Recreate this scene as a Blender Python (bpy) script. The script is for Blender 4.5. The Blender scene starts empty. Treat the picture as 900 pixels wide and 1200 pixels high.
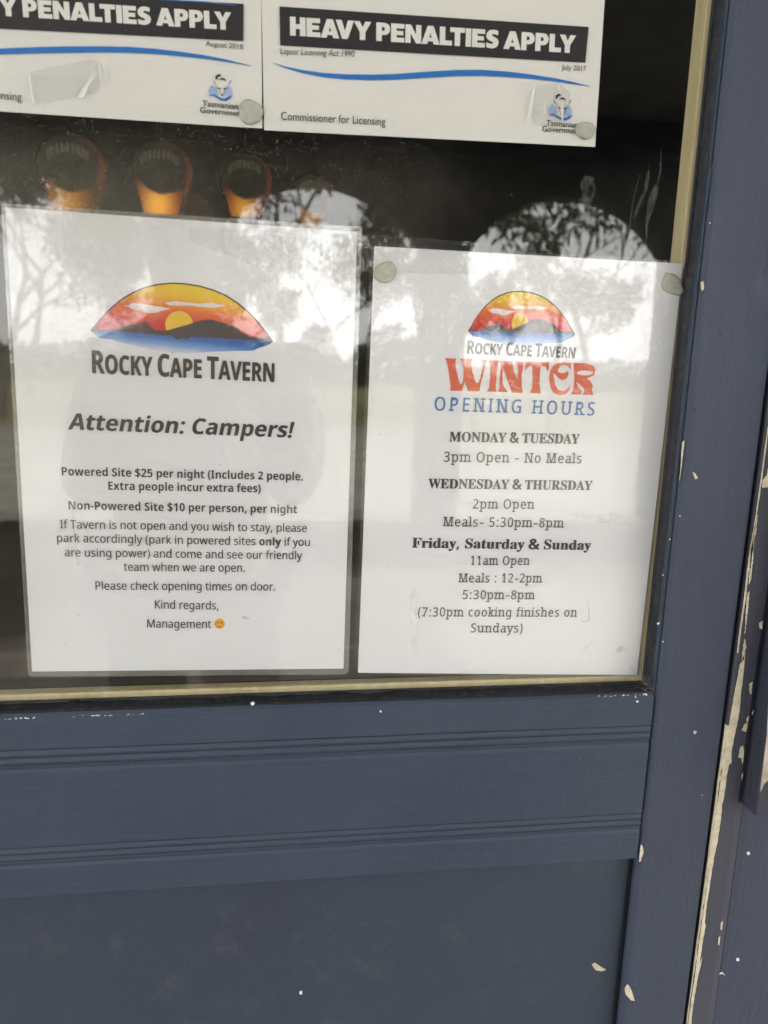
import bpy, bmesh, math, random
from mathutils import Vector, Matrix, Euler
from mathutils.geometry import tessellate_polygon
from mathutils import noise as mnoise

# ------------------------------------------------------------------ camera, world, sun, exposure
S = bpy.context.scene
C = S.collection
FLOOR = 1.284                       # the sheets' centre stands this far above the verandah floor
FPX = 850.5                         # focal length for a frame 1200 units high
CAM = Vector((0.0679, -0.4864, 0.0659 + FLOOR))
YAW, PITCH, ROLL = -0.12695, -0.20475, -0.02429
ROT = Matrix.Rotation(YAW, 3, 'Z') @ Matrix.Rotation(PITCH, 3, 'X') @ Matrix.Rotation(ROLL, 3, 'Y')
cd = bpy.data.cameras.new('camera')
cd.sensor_fit = 'VERTICAL'; cd.sensor_height = 36.0; cd.lens = FPX / 1200 * 36
cd.clip_start = 0.01; cd.clip_end = 2000
cam = bpy.data.objects.new('camera', cd); C.objects.link(cam); S.camera = cam
cd.dof.use_dof = True; cd.dof.focus_distance = .55; cd.dof.aperture_fstop = 7.5     # a phone lens: far reflections go soft
cam.matrix_world = Matrix.Translation(CAM) @ (ROT @ Matrix.Rotation(math.radians(90), 3, 'X')).to_4x4()

SUN_ELEV, SUN_AZ = math.radians(48), math.radians(112)      # azimuth clockwise from +Y
w = bpy.data.worlds.new('World'); S.world = w; w.use_nodes = True
nt = w.node_tree; nt.nodes.clear()
sky = nt.nodes.new('ShaderNodeTexSky'); sky.sky_type = 'NISHITA'; sky.sun_disc = False
sky.sun_elevation = SUN_ELEV; sky.sun_rotation = SUN_AZ; sky.dust_density = 3.0; sky.air_density = 1.0
bg = nt.nodes.new('ShaderNodeBackground'); bg.inputs['Strength'].default_value = 0.15
wo = nt.nodes.new('ShaderNodeOutputWorld')
# thin bright cloud over the whole sky, mixed into the sky colour
ctc = nt.nodes.new('ShaderNodeTexCoord'); cno = nt.nodes.new('ShaderNodeTexNoise')
cno.inputs['Scale'].default_value = 2.2; cno.inputs['Detail'].default_value = 6
crp = nt.nodes.new('ShaderNodeMapRange'); crp.inputs[1].default_value = .3; crp.inputs[2].default_value = .7
crp.inputs[3].default_value = .6; crp.inputs[4].default_value = 1.0
cmx = nt.nodes.new('ShaderNodeMix'); cmx.data_type = 'RGBA'
nt.links.new(ctc.outputs['Generated'], cno.inputs['Vector']); nt.links.new(cno.outputs['Fac'], crp.inputs[0])
nt.links.new(crp.outputs[0], cmx.inputs[0]); nt.links.new(sky.outputs[0], cmx.inputs[6])
cmx.inputs[7].default_value = (21.0, 20.9, 20.6, 1)
nt.links.new(cmx.outputs[2], bg.inputs['Color']); nt.links.new(bg.outputs[0], wo.inputs['Surface'])
sd = bpy.data.lights.new('sun', 'SUN'); sd.energy = 2.4; sd.angle = math.radians(0.6); sd.color = (1, .95, .87)
so = bpy.data.objects.new('sun', sd); C.objects.link(so)
sv = Vector((math.sin(SUN_AZ) * math.cos(SUN_ELEV), math.cos(SUN_AZ) * math.cos(SUN_ELEV), math.sin(SUN_ELEV)))
so.rotation_euler = sv.to_track_quat('Z', 'Y').to_euler(); so.location = (20, -10, 30)
S.view_settings.view_transform = 'Standard'; S.view_settings.look = 'None'
S.view_settings.exposure = 1.17; S.view_settings.gamma = 1
S.cycles.use_denoising = True
S.cycles.max_bounces = 10; S.cycles.transparent_max_bounces = 32
S.cycles.diffuse_bounces = 5; S.cycles.glossy_bounces = 5
S.cycles.sample_clamp_indirect = 6

# ------------------------------------------------------------------ helpers
R = random.Random(7)
def at(px, py, Y=0.0):
    """where the line of sight through a measured point meets the plane at distance Y of the door"""
    d = ROT @ Vector(((px - 450) / FPX, 1, -(py - 600) / FPX))
    t = (Y - CAM.y) / d.y
    return Vector((CAM.x + d.x * t, Y, CAM.z + d.z * t))
def X(px, py, Y=0.0): return at(px, py, Y).x
def Z(px, py, Y=0.0): return at(px, py, Y).z

def link(name, me, mat, parent=None):
    o = bpy.data.objects.new(name, me); C.objects.link(o)
    if mat is not None:
        if isinstance(mat, (list, tuple)):
            for m_ in mat: me.materials.append(m_)
        else: me.materials.append(mat)
    if parent is not None: o.parent = parent
    return o
def tag(o, label=None, cat=None, group=None, kind=None):
    if label: o['label'] = label
    if cat: o['category'] = cat
    if group: o['group'] = group
    if kind: o['kind'] = kind
    return o
def thing(name, label, cat, loc=(0, 0, 0), group=None):
    o = bpy.data.objects.new(name, None); C.objects.link(o); o.empty_display_size = .05
    o.location = loc; WM[o.name] = Vector(loc)
    return tag(o, label, cat, group)
WM = {}
def part(name, bm, mat, parent=None, smooth=False, bevel=0, seg=2):
    """links a bmesh given in world coordinates as one object under its thing"""
    me = bpy.data.meshes.new(name); bm.to_mesh(me); bm.free()
    if smooth:
        for p in me.polygons: p.use_smooth = True
    o = link(name, me, mat, parent)
    if parent is not None:
        me.transform(Matrix.Translation(-root_loc(parent)))
    if bevel:
        b = o.modifiers.new('bevel', 'BEVEL'); b.width = bevel; b.segments = seg; b.limit_method = 'ANGLE'
        b.angle_limit = math.radians(40)
    return o
def root_loc(p):
    v = Vector((0, 0, 0))
    while p is not None:
        v += Vector(p.location); p = p.parent
    return v
def box(bm, x0, x1, y0, y1, z0, z1):
    vs = [bm.verts.new(v) for v in ((x0,y0,z0),(x1,y0,z0),(x1,y1,z0),(x0,y1,z0),(x0,y0,z1),(x1,y0,z1),(x1,y1,z1),(x0,y1,z1))]
    for f in ((0,3,2,1),(4,5,6,7),(0,1,5,4),(1,2,6,5),(2,3,7,6),(3,0,4,7)): bm.faces.new([vs[i] for i in f])
    return bm
def BM(): return bmesh.new()
def slab(bm, pts, y0, y1, holes=()):
    """a flat outline (points with x, z) given real thickness between y0 (front) and y1"""
    polys = [[Vector((p[0], p[1], 0)) for p in pts]] + [[Vector((p[0], p[1], 0)) for p in h] for h in holes]
    flat = [v for pl in polys for v in pl]
    tris = tessellate_polygon(polys)
    A = [bm.verts.new((v.x, y0, v.y)) for v in flat]; B = [bm.verts.new((v.x, y1, v.y)) for v in flat]
    for t in tris:
        a, b, c = (flat[i] for i in t)
        if (b - a).cross(c - a).z < 0: t = (t[0], t[2], t[1])
        try:
            bm.faces.new([A[i] for i in t]); bm.faces.new([B[i] for i in reversed(t)])
        except ValueError: pass
    k = 0
    for pl in polys:
        n = len(pl)
        for i in range(n):
            j = (i + 1) % n
            bm.faces.new((A[k+i], B[k+i], B[k+j], A[k+j]))
        k += n
    bmesh.ops.recalc_face_normals(bm, faces=bm.faces)
    return bm
def inside(p, poly):
    c = False; n = len(poly)
    for i in range(n):
        a, b = poly[i], poly[i-1]
        if (a[1] > p[1]) != (b[1] > p[1]) and p[0] < (b[0]-a[0])*(p[1]-a[1])/(b[1]-a[1]) + a[0]: c = not c
    return c
def sheet(bm, polys, Y):
    """flat printed outline: one or more outlines (even-odd) at distance Y, facing out of the door"""
    flat = [Vector((p[0], p[1], 0)) for pl in polys for p in pl]
    tris = []; done = set()
    for i, pl in enumerate(polys):                       # each outer outline with the holes inside it
        if any(inside(pl[0], o) for j, o in enumerate(polys) if j != i): continue
        grp = [i] + [j for j, o in enumerate(polys) if j != i and inside(o[0], pl)]
        idx = [sum(len(polys[q]) for q in range(j)) + k for j in grp for k in range(len(polys[j]))]
        for t_ in tessellate_polygon([[Vector((p[0], p[1], 0)) for p in polys[j]] for j in grp]): tris.append(tuple(idx[q] for q in t_))
    A = [bm.verts.new((v.x, Y, v.y)) for v in flat]
    for t in tris:
        a, b, c = (flat[i] for i in t); cr = (b - a).cross(c - a).z
        if abs(cr) < 1e-14: continue
        if cr < 0: t = (t[0], t[2], t[1])
        try: bm.faces.new([A[i] for i in t])
        except ValueError: pass
    return bm
def pxs(pts, Y=0.0): return [(at(a, b, Y).x, at(a, b, Y).z) for a, b in pts]
def tube(bm, pts, r0, r1=None, n=7, cap=True):
    r1 = r0 if r1 is None else r1; rings = []
    for i, p in enumerate(pts):
        p = Vector(p); t = (Vector(pts[min(i+1, len(pts)-1)]) - Vector(pts[max(i-1, 0)])).normalized()
        a = t.orthogonal().normalized(); b = t.cross(a); r = r0 + (r1 - r0) * i / max(1, len(pts)-1)
        rings.append([bm.verts.new(p + a * math.cos(2*math.pi*k/n) * r + b * math.sin(2*math.pi*k/n) * r) for k in range(n)])
    for A, B in zip(rings, rings[1:]):
        # keep neighbouring rings aligned
        off = min(range(n), key=lambda s: (A[0].co - B[s].co).length)
        for k in range(n):
            bm.faces.new((A[k], A[(k+1)%n], B[(k+1+off)%n], B[(k+off)%n]))
    if cap:
        for rg in (rings[0], rings[-1]):
            try: bm.faces.new(rg)
            except ValueError: pass
    return bm

# ------------------------------------------------------------------ materials
class NT:
    def __init__(s, name):
        s.m = bpy.data.materials.new(name); s.m.use_nodes = True; s.t = s.m.node_tree; s.t.nodes.clear()
        s.out = s.t.nodes.new('ShaderNodeOutputMaterial')
    def n(s, kind, **kw):
        nd = s.t.nodes.new('ShaderNode' + kind)
        for k, v in kw.items():
            if k in nd.inputs: nd.inputs[k].default_value = v
            else: setattr(nd, k, v)
        return nd
    def l(s, a, b): s.t.links.new(a, b)
    def coord(s, scale=(1, 1, 1)):
        tc = s.n('TexCoord'); mp = s.n('Mapping'); mp.inputs['Scale'].default_value = scale
        g = s.n('NewGeometry'); s.l(g.outputs['Position'], mp.inputs['Vector']); return mp.outputs[0]
    def noise(s, scale, detail=4, vec=None, rough=.5):
        nn = s.n('TexNoise'); nn.inputs['Scale'].default_value = scale; nn.inputs['Detail'].default_value = detail
        nn.inputs['Roughness'].default_value = rough
        if vec is not None: s.l(vec, nn.inputs['Vector'])
        return nn.outputs['Fac']
    def ramp(s, fac, a, b, lo=0.0, hi=1.0):
        r = s.n('MapRange'); r.inputs[1].default_value = a; r.inputs[2].default_value = b
        r.inputs[3].default_value = lo; r.inputs[4].default_value = hi; r.clamp = True; s.l(fac, r.inputs[0]); return r.outputs[0]
    def mix(s, fac, a, b):
        m = s.n('Mix'); m.data_type = 'RGBA'
        if hasattr(fac, 'node'): s.l(fac, m.inputs[0])
        else: m.inputs[0].default_value = fac
        for i, v in ((6, a), (7, b)):
            if hasattr(v, 'node'): s.l(v, m.inputs[i])
            else: m.inputs[i].default_value = (*v, 1)
        return m.outputs[2]
    def math(s, op, a, b=None):
        m = s.n('Math'); m.operation = op
        for i, v in enumerate((a, b)):
            if v is None: continue
            if hasattr(v, 'node'): s.l(v, m.inputs[i])
            else: m.inputs[i].default_value = v
        return m.outputs[0]
    def bump(s, h, strength, dist, prev=None):
        b = s.n('Bump'); b.inputs['Strength'].default_value = strength; b.inputs['Distance'].default_value = dist
        s.l(h, b.inputs['Height'])
        if prev is not None: s.l(prev, b.inputs['Normal'])
        return b.outputs[0]
    def bsdf(s, color, rough=.5, spec=.5, normal=None, metal=0, **kw):
        p = s.n('BsdfPrincipled')
        if hasattr(color, 'node'): s.l(color, p.inputs['Base Color'])
        else: p.inputs['Base Color'].default_value = (*color, 1)
        if hasattr(rough, 'node'): s.l(rough, p.inputs['Roughness'])
        else: p.inputs['Roughness'].default_value = rough
        p.inputs['Specular IOR Level'].default_value = spec; p.inputs['Metallic'].default_value = metal
        if normal is not None: s.l(normal, p.inputs['Normal'])
        for k, v in kw.items(): p.inputs[k].default_value = v
        return p.outputs[0]
    def done(s, sh): s.l(sh, s.out.inputs['Surface']); return s.m
    def schlick(s, f0, normal=None):
        g = s.n('NewGeometry'); d = s.n('VectorMath'); d.operation = 'DOT_PRODUCT'
        s.l(g.outputs['Normal'], d.inputs[0]); s.l(g.outputs['Incoming'], d.inputs[1])
        c = s.math('ABSOLUTE', d.outputs['Value']); k = s.math('POWER', s.math('SUBTRACT', 1.0, c), 5.0)
        return s.math('ADD', s.math('MULTIPLY', k, 1 - f0), f0)
def plain(name, col, rough=.6, spec=.4, var=.12, scale=60, bump=0):
    t = NT(name); v = t.coord(); n = t.noise(scale, 5, v)
    c = t.mix(t.ramp(n, .3, .7), tuple(x*(1-var) for x in col), tuple(min(1, x*(1+var)) for x in col))
    nm = t.bump(n, bump, .001) if bump else None
    return t.done(t.bsdf(c, rough, spec, nm))

def paint(name, col, grain, rough=.42, streak=.5, dirt=.5):
    """brushed navy paint: hairs along the board, blotches, fine dust specks, small dents"""
    t = NT(name); v = t.coord()
    vs = t.coord(grain)
    st = t.noise(1.0, 6, vs, .65); bl = t.noise(9, 4, v); fine = t.noise(900, 2, v); mid = t.noise(120, 5, v, .7)
    c = t.mix(t.ramp(bl, .35, .68), col, tuple(a*b for a, b in zip(col, (1.26, 1.20, 1.12))))
    wd = t.noise(3.2, 5, v, .6); c = t.mix(t.ramp(wd, .40, .62, .45, 0), c, tuple(a*.72 for a in col))
    c = t.mix(t.ramp(st, .35, .75, 0, .42), c, tuple(a*b for a, b in zip(col, (1.40, 1.38, 1.32))))
    c = t.mix(t.ramp(fine, .58, .78, 0, dirt), c, tuple(min(1, a*1.9+.02) for a in col))
    c = t.mix(t.ramp(mid, .60, .75, 0, dirt*.6), c, tuple(a*.55 for a in col))
    n1 = t.bump(st, streak*1.5, .0007); cr = t.noise(55, 8, t.coord((1, 1, .55)), .85); n2 = t.bump(t.ramp(cr, .42, .60), .45, .0006, t.bump(mid, .5, .0005, n1))
    r = t.ramp(bl, .3, .7, rough-.07, rough+.08)
    return t.done(t.bsdf(c, r, .30, n2))
NAVY = (.037, .047, .076)
M = {}
M['paint_v'] = paint('navy_paint_vertical', NAVY, (420, 420, 14))
M['paint_h'] = paint('navy_paint_horizontal', (.034, .047, .077), (14, 420, 420))
M['paint_panel'] = paint('navy_paint_panel', (.048, .062, .082), (24, 90, 60), .5, .3, .5)
def panel_paint():
    t = NT('scuffed_panel_paint'); v = t.coord(); a = t.noise(7, 5, v, .6); b = t.noise(26, 6, v, .75); f = t.noise(900, 2, v); s_ = t.noise(1, 5, t.coord((16, 80, 220)), .6)
    c = t.mix(t.ramp(a, .35, .65), (.034, .041, .062), (.031, .045, .064))
    c = t.mix(t.ramp(b, .55, .78, 0, .45), c, (.10, .098, .095)); c = t.mix(t.ramp(b, .22, .40, .35, 0), c, (.03, .037, .052))
    c = t.mix(t.ramp(f, .56, .76, 0, .25), c, (.10, .11, .13)); n = t.bump(b, .25, .0006, t.bump(s_, .35, .0005))
    return t.done(t.bsdf(c, t.ramp(a, .3, .7, .42, .58), .3, n))
M['paint_panel'] = panel_paint()
M['paint_shaded'] = paint('shaded_navy_frame_paint', (.030, .034, .050), (420, 420, 14))  # frame navy darkened, recess shade mixed into the colour
M['paint_blue'] = paint('blue_inner_edge_paint', (.022, .036, .058), (420, 420, 14), .4)
M['paint_jamb'] = paint('navy_paint_frame', (.044, .047, .068), (420, 420, 14))
t = NT('bare_cream_undercoat'); v = t.coord(); n = t.noise(160, 6, v, .7); n3 = t.noise(420, 5, v, .75)
c = t.mix(t.ramp(n, .35, .7), (.46, .40, .28), (.66, .60, .47)); c = t.mix(t.ramp(n3, .60, .70, 0, .75), c, (.13, .11, .085))
M['chip'] = t.done(t.bsdf(c, .75, .2, t.bump(n3, .6, .0006, t.bump(n, .4, .0005))))
M['lip'] = plain('chip_shade_and_grime', (.018, .020, .03), .7, .3, .3, 300)  # painted shade rims round the flakes, also the groove grime
M['pale_wood'] = plain('weathered_bare_timber', (.42, .36, .30), .8, .2, .25, 90, .4)
t = NT('cream_glazing_bead'); v = t.coord((30, 30, 3)); n = t.noise(6, 5, v)
M['cream'] = t.done(t.bsdf(t.mix(t.ramp(n, .3, .75), (.58, .49, .25), (.72, .63, .38)), .5, .4, t.bump(n, .2, .0004)))
t = NT('black_putty'); v = t.coord(); n = t.noise(170, 6, v, .75); n2 = t.noise(900, 3, v)
c = t.mix(t.ramp(n, .5, .72), (.008, .010, .014), (.045, .042, .038)); c = t.mix(t.ramp(n2, .62, .75, 0, .5), c, (.16, .14, .11))
M['putty'] = t.done(t.bsdf(c, .6, .3, t.bump(n, .8, .0012)))
t = NT('cream_gap_line'); M['dark'] = t.done(t.bsdf((.006, .007, .01), .8, .2))
M['tack'] = plain('grey_green_adhesive_putty', (.46, .46, .38), .6, .3, .12, 300, .3)
M['web'] = plain('dusty_cobweb', (.13, .125, .105), .95, .1, .3, 500)
M['speck'] = plain('white_paint_speck', (.75, .74, .68), .7, .2)

def paper_mat(name, col, bumpy=.25):
    t = NT(name); v = t.coord(); n = t.noise(22, 3, v); f = t.noise(1500, 2, v)
    c = t.mix(t.ramp(n, .3, .7), tuple(x*.985 for x in col), col)
    return t.done(t.bsdf(c, .6, .25, t.bump(n, bumpy, .0015)))
M['paper'] = paper_mat('white_paper', (.80, .80, .81))
M['poster'] = paper_mat('warm_white_card', (.72, .705, .66))
def ink(name, col, rough=.55): 
    t = NT(name); v = t.coord(); n = t.noise(900, 2, v)
    return t.done(t.bsdf(t.mix(t.ramp(n, .35, .7), col, tuple(min(1, x*1.12+.006) for x in col)), rough, .3))
M['ink'] = ink('brown_black_ink', (.038, .028, .027)); M['ink_dark'] = ink('black_ink', (.012, .012, .015))
M['ink_soft'] = ink('soft_brown_ink', (.070, .056, .052))
M['ink_red'] = ink('orange_red_ink', (.66, .115, .055)); M['ink_blue'] = ink('mid_blue_ink', (.05, .17, .42))
M['ink_swoosh'] = ink('swoosh_blue_ink', (.012, .145, .46)); M['ink_pale'] = ink('emblem_blue_ink', (.30, .42, .66))
M['print_white'] = ink('card_white_print', (.70, .685, .645)); M['cloud'] = ink('cloud_print', (.74, .70, .66))
M['yolk'] = ink('sun_yellow_print', (.80, .52, .03)); M['hill'] = ink('hill_print', (.045, .028, .032))
M['emoji'] = ink('emoji_print', (.80, .38, .03)); M['emoji_line'] = ink('emoji_line_print', (.22, .07, .02))
def grad_mat(name, P0, P1, stops, noise_amt=.05):
    """a printed colour ramp laid along the sheet from P0 to P1 (world x,z)"""
    t = NT(name); g = t.n('NewGeometry'); sp = t.n('SeparateXYZ'); t.l(g.outputs['Position'], sp.inputs[0])
    dx, dz = P1[0]-P0[0], P1[1]-P0[1]; L = dx*dx+dz*dz
    a = t.math('MULTIPLY', t.math('SUBTRACT', sp.outputs['X'], P0[0]), dx/L)
    b = t.math('MULTIPLY', t.math('SUBTRACT', sp.outputs['Z'], P0[1]), dz/L)
    s_ = t.math('ADD', a, b); nn = t.noise(120, 3, t.coord((.4, 1, 2)))
    s_ = t.math('ADD', s_, t.math('MULTIPLY', t.math('SUBTRACT', nn, .5), noise_amt*2))
    r = t.n('ValToRGB'); t.l(s_, r.inputs[0]); e = r.color_ramp.elements
    e[0].position = stops[0][0]; e[0].color = (*stops[0][1], 1); e[1].position = stops[-1][0]; e[1].color = (*stops[-1][1], 1)
    for p_, c_ in stops[1:-1]: q = e.new(p_); q.color = (*c_, 1)
    return t.done(t.bsdf(r.outputs[0], .55, .3))

# window glass: reflects by its angle, carries dust specks and a thin film of grime
t = NT('dusty_window_glass'); v = t.coord()
tr = t.n('BsdfTransparent'); gl = t.n('BsdfGlossy'); gl.inputs['Roughness'].default_value = .004
gn = t.noise(7, 2, v); nb = t.bump(gn, .05, .004); t.l(nb, gl.inputs['Normal'])
m1 = t.n('MixShader'); t.l(t.schlick(.043), m1.inputs[0]); t.l(tr.outputs[0], m1.inputs[1]); t.l(gl.outputs[0], m1.inputs[2])
df = t.n('BsdfDiffuse'); df.inputs['Color'].default_value = (.48, .44, .34, 1)
sp1 = t.noise(1000, 1, v, .5); zone = t.noise(11, 3, v)
gsep = t.n('SeparateXYZ'); gg = t.n('NewGeometry'); t.l(gg.outputs['Position'], gsep.inputs[0])
left = t.ramp(gsep.outputs['X'], .20, -.16, .12, 1.0)
high = t.math('MULTIPLY', t.ramp(gsep.outputs['Z'], FLOOR - .1, FLOOR + .14, .25, 1.0), t.ramp(gsep.outputs['Z'], FLOOR + .172, FLOOR + .205, 1.0, .15))
spk = t.math('MULTIPLY', t.ramp(sp1, .55, .72, 0, .05), t.math('MULTIPLY', t.math('MULTIPLY', left, high), t.ramp(zone, .3, .62, .35, 1)))
film = t.math('MULTIPLY', t.ramp(zone, .35, .72, .035, .12), t.math('MULTIPLY', left, high))
fac = t.math('ADD', spk, film)
m2 = t.n('MixShader'); t.l(fac, m2.inputs[0]); t.l(m1.outputs[0], m2.inputs[1]); t.l(df.outputs[0], m2.inputs[2])
M['glass'] = t.done(m2.outputs[0])
def film_mat(name, f0, rough, haze, bump_s, scale, col=(.6, .6, .55), dist=.0012):
    t = NT(name); v = t.coord(); tr = t.n('BsdfTransparent'); gl = t.n('BsdfGlossy'); gl.inputs['Roughness'].default_value = rough
    n1 = t.noise(scale, 3, v, .55); n2 = t.noise(scale*5, 2, v)
    b = t.bump(n2, bump_s*.35, dist*.25, t.bump(n1, bump_s, dist)); t.l(b, gl.inputs['Normal'])
    m1 = t.n('MixShader'); t.l(t.schlick(f0), m1.inputs[0]); t.l(tr.outputs[0], m1.inputs[1]); t.l(gl.outputs[0], m1.inputs[2])
    df = t.n('BsdfDiffuse'); df.inputs['Color'].default_value = (*col, 1)
    m2 = t.n('MixShader'); m2.inputs[0].default_value = haze; t.l(m1.outputs[0], m2.inputs[1]); t.l(df.outputs[0], m2.inputs[2])
    return t.done(m2.outputs[0])
M['pouch'] = film_mat('laminating_pouch_film', .025, .05, .015, .7, 42)
M['pouch_rim'] = film_mat('pouch_rim_film', .05, .05, .16, .5, 34, (.55, .55, .50))
M['tape'] = film_mat('clear_sticky_tape', .035, .10, .02, .9, 60)
M['tape_glint'] = film_mat('tape_fold_glint', .3, .1, .65, .8, 90, (.95, .95, .92))  # folds whitened so the colour carries their highlights
def smear_mat(name, col, top, scale):
    t = NT(name); v = t.coord((1, 1, .35)); n = t.noise(scale, 5, v, .7); tr = t.n('BsdfTransparent'); df = t.n('BsdfDiffuse'); df.inputs['Color'].default_value = (*col, 1)
    m = t.n('MixShader'); t.l(t.ramp(n, .38, .68, 0, top), m.inputs[0]); t.l(tr.outputs[0], m.inputs[1]); t.l(df.outputs[0], m.inputs[2]); return t.done(m.outputs[0])
M['smear'] = smear_mat('dried_smear', (.5, .5, .47), .16, 330)
M['smear_dark'] = smear_mat('dark_smudge', (.16, .16, .16), .55, 500)
M['dust'] = plain('pale_dust', (.42, .39, .31), .95, .1, .35, 700)

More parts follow.
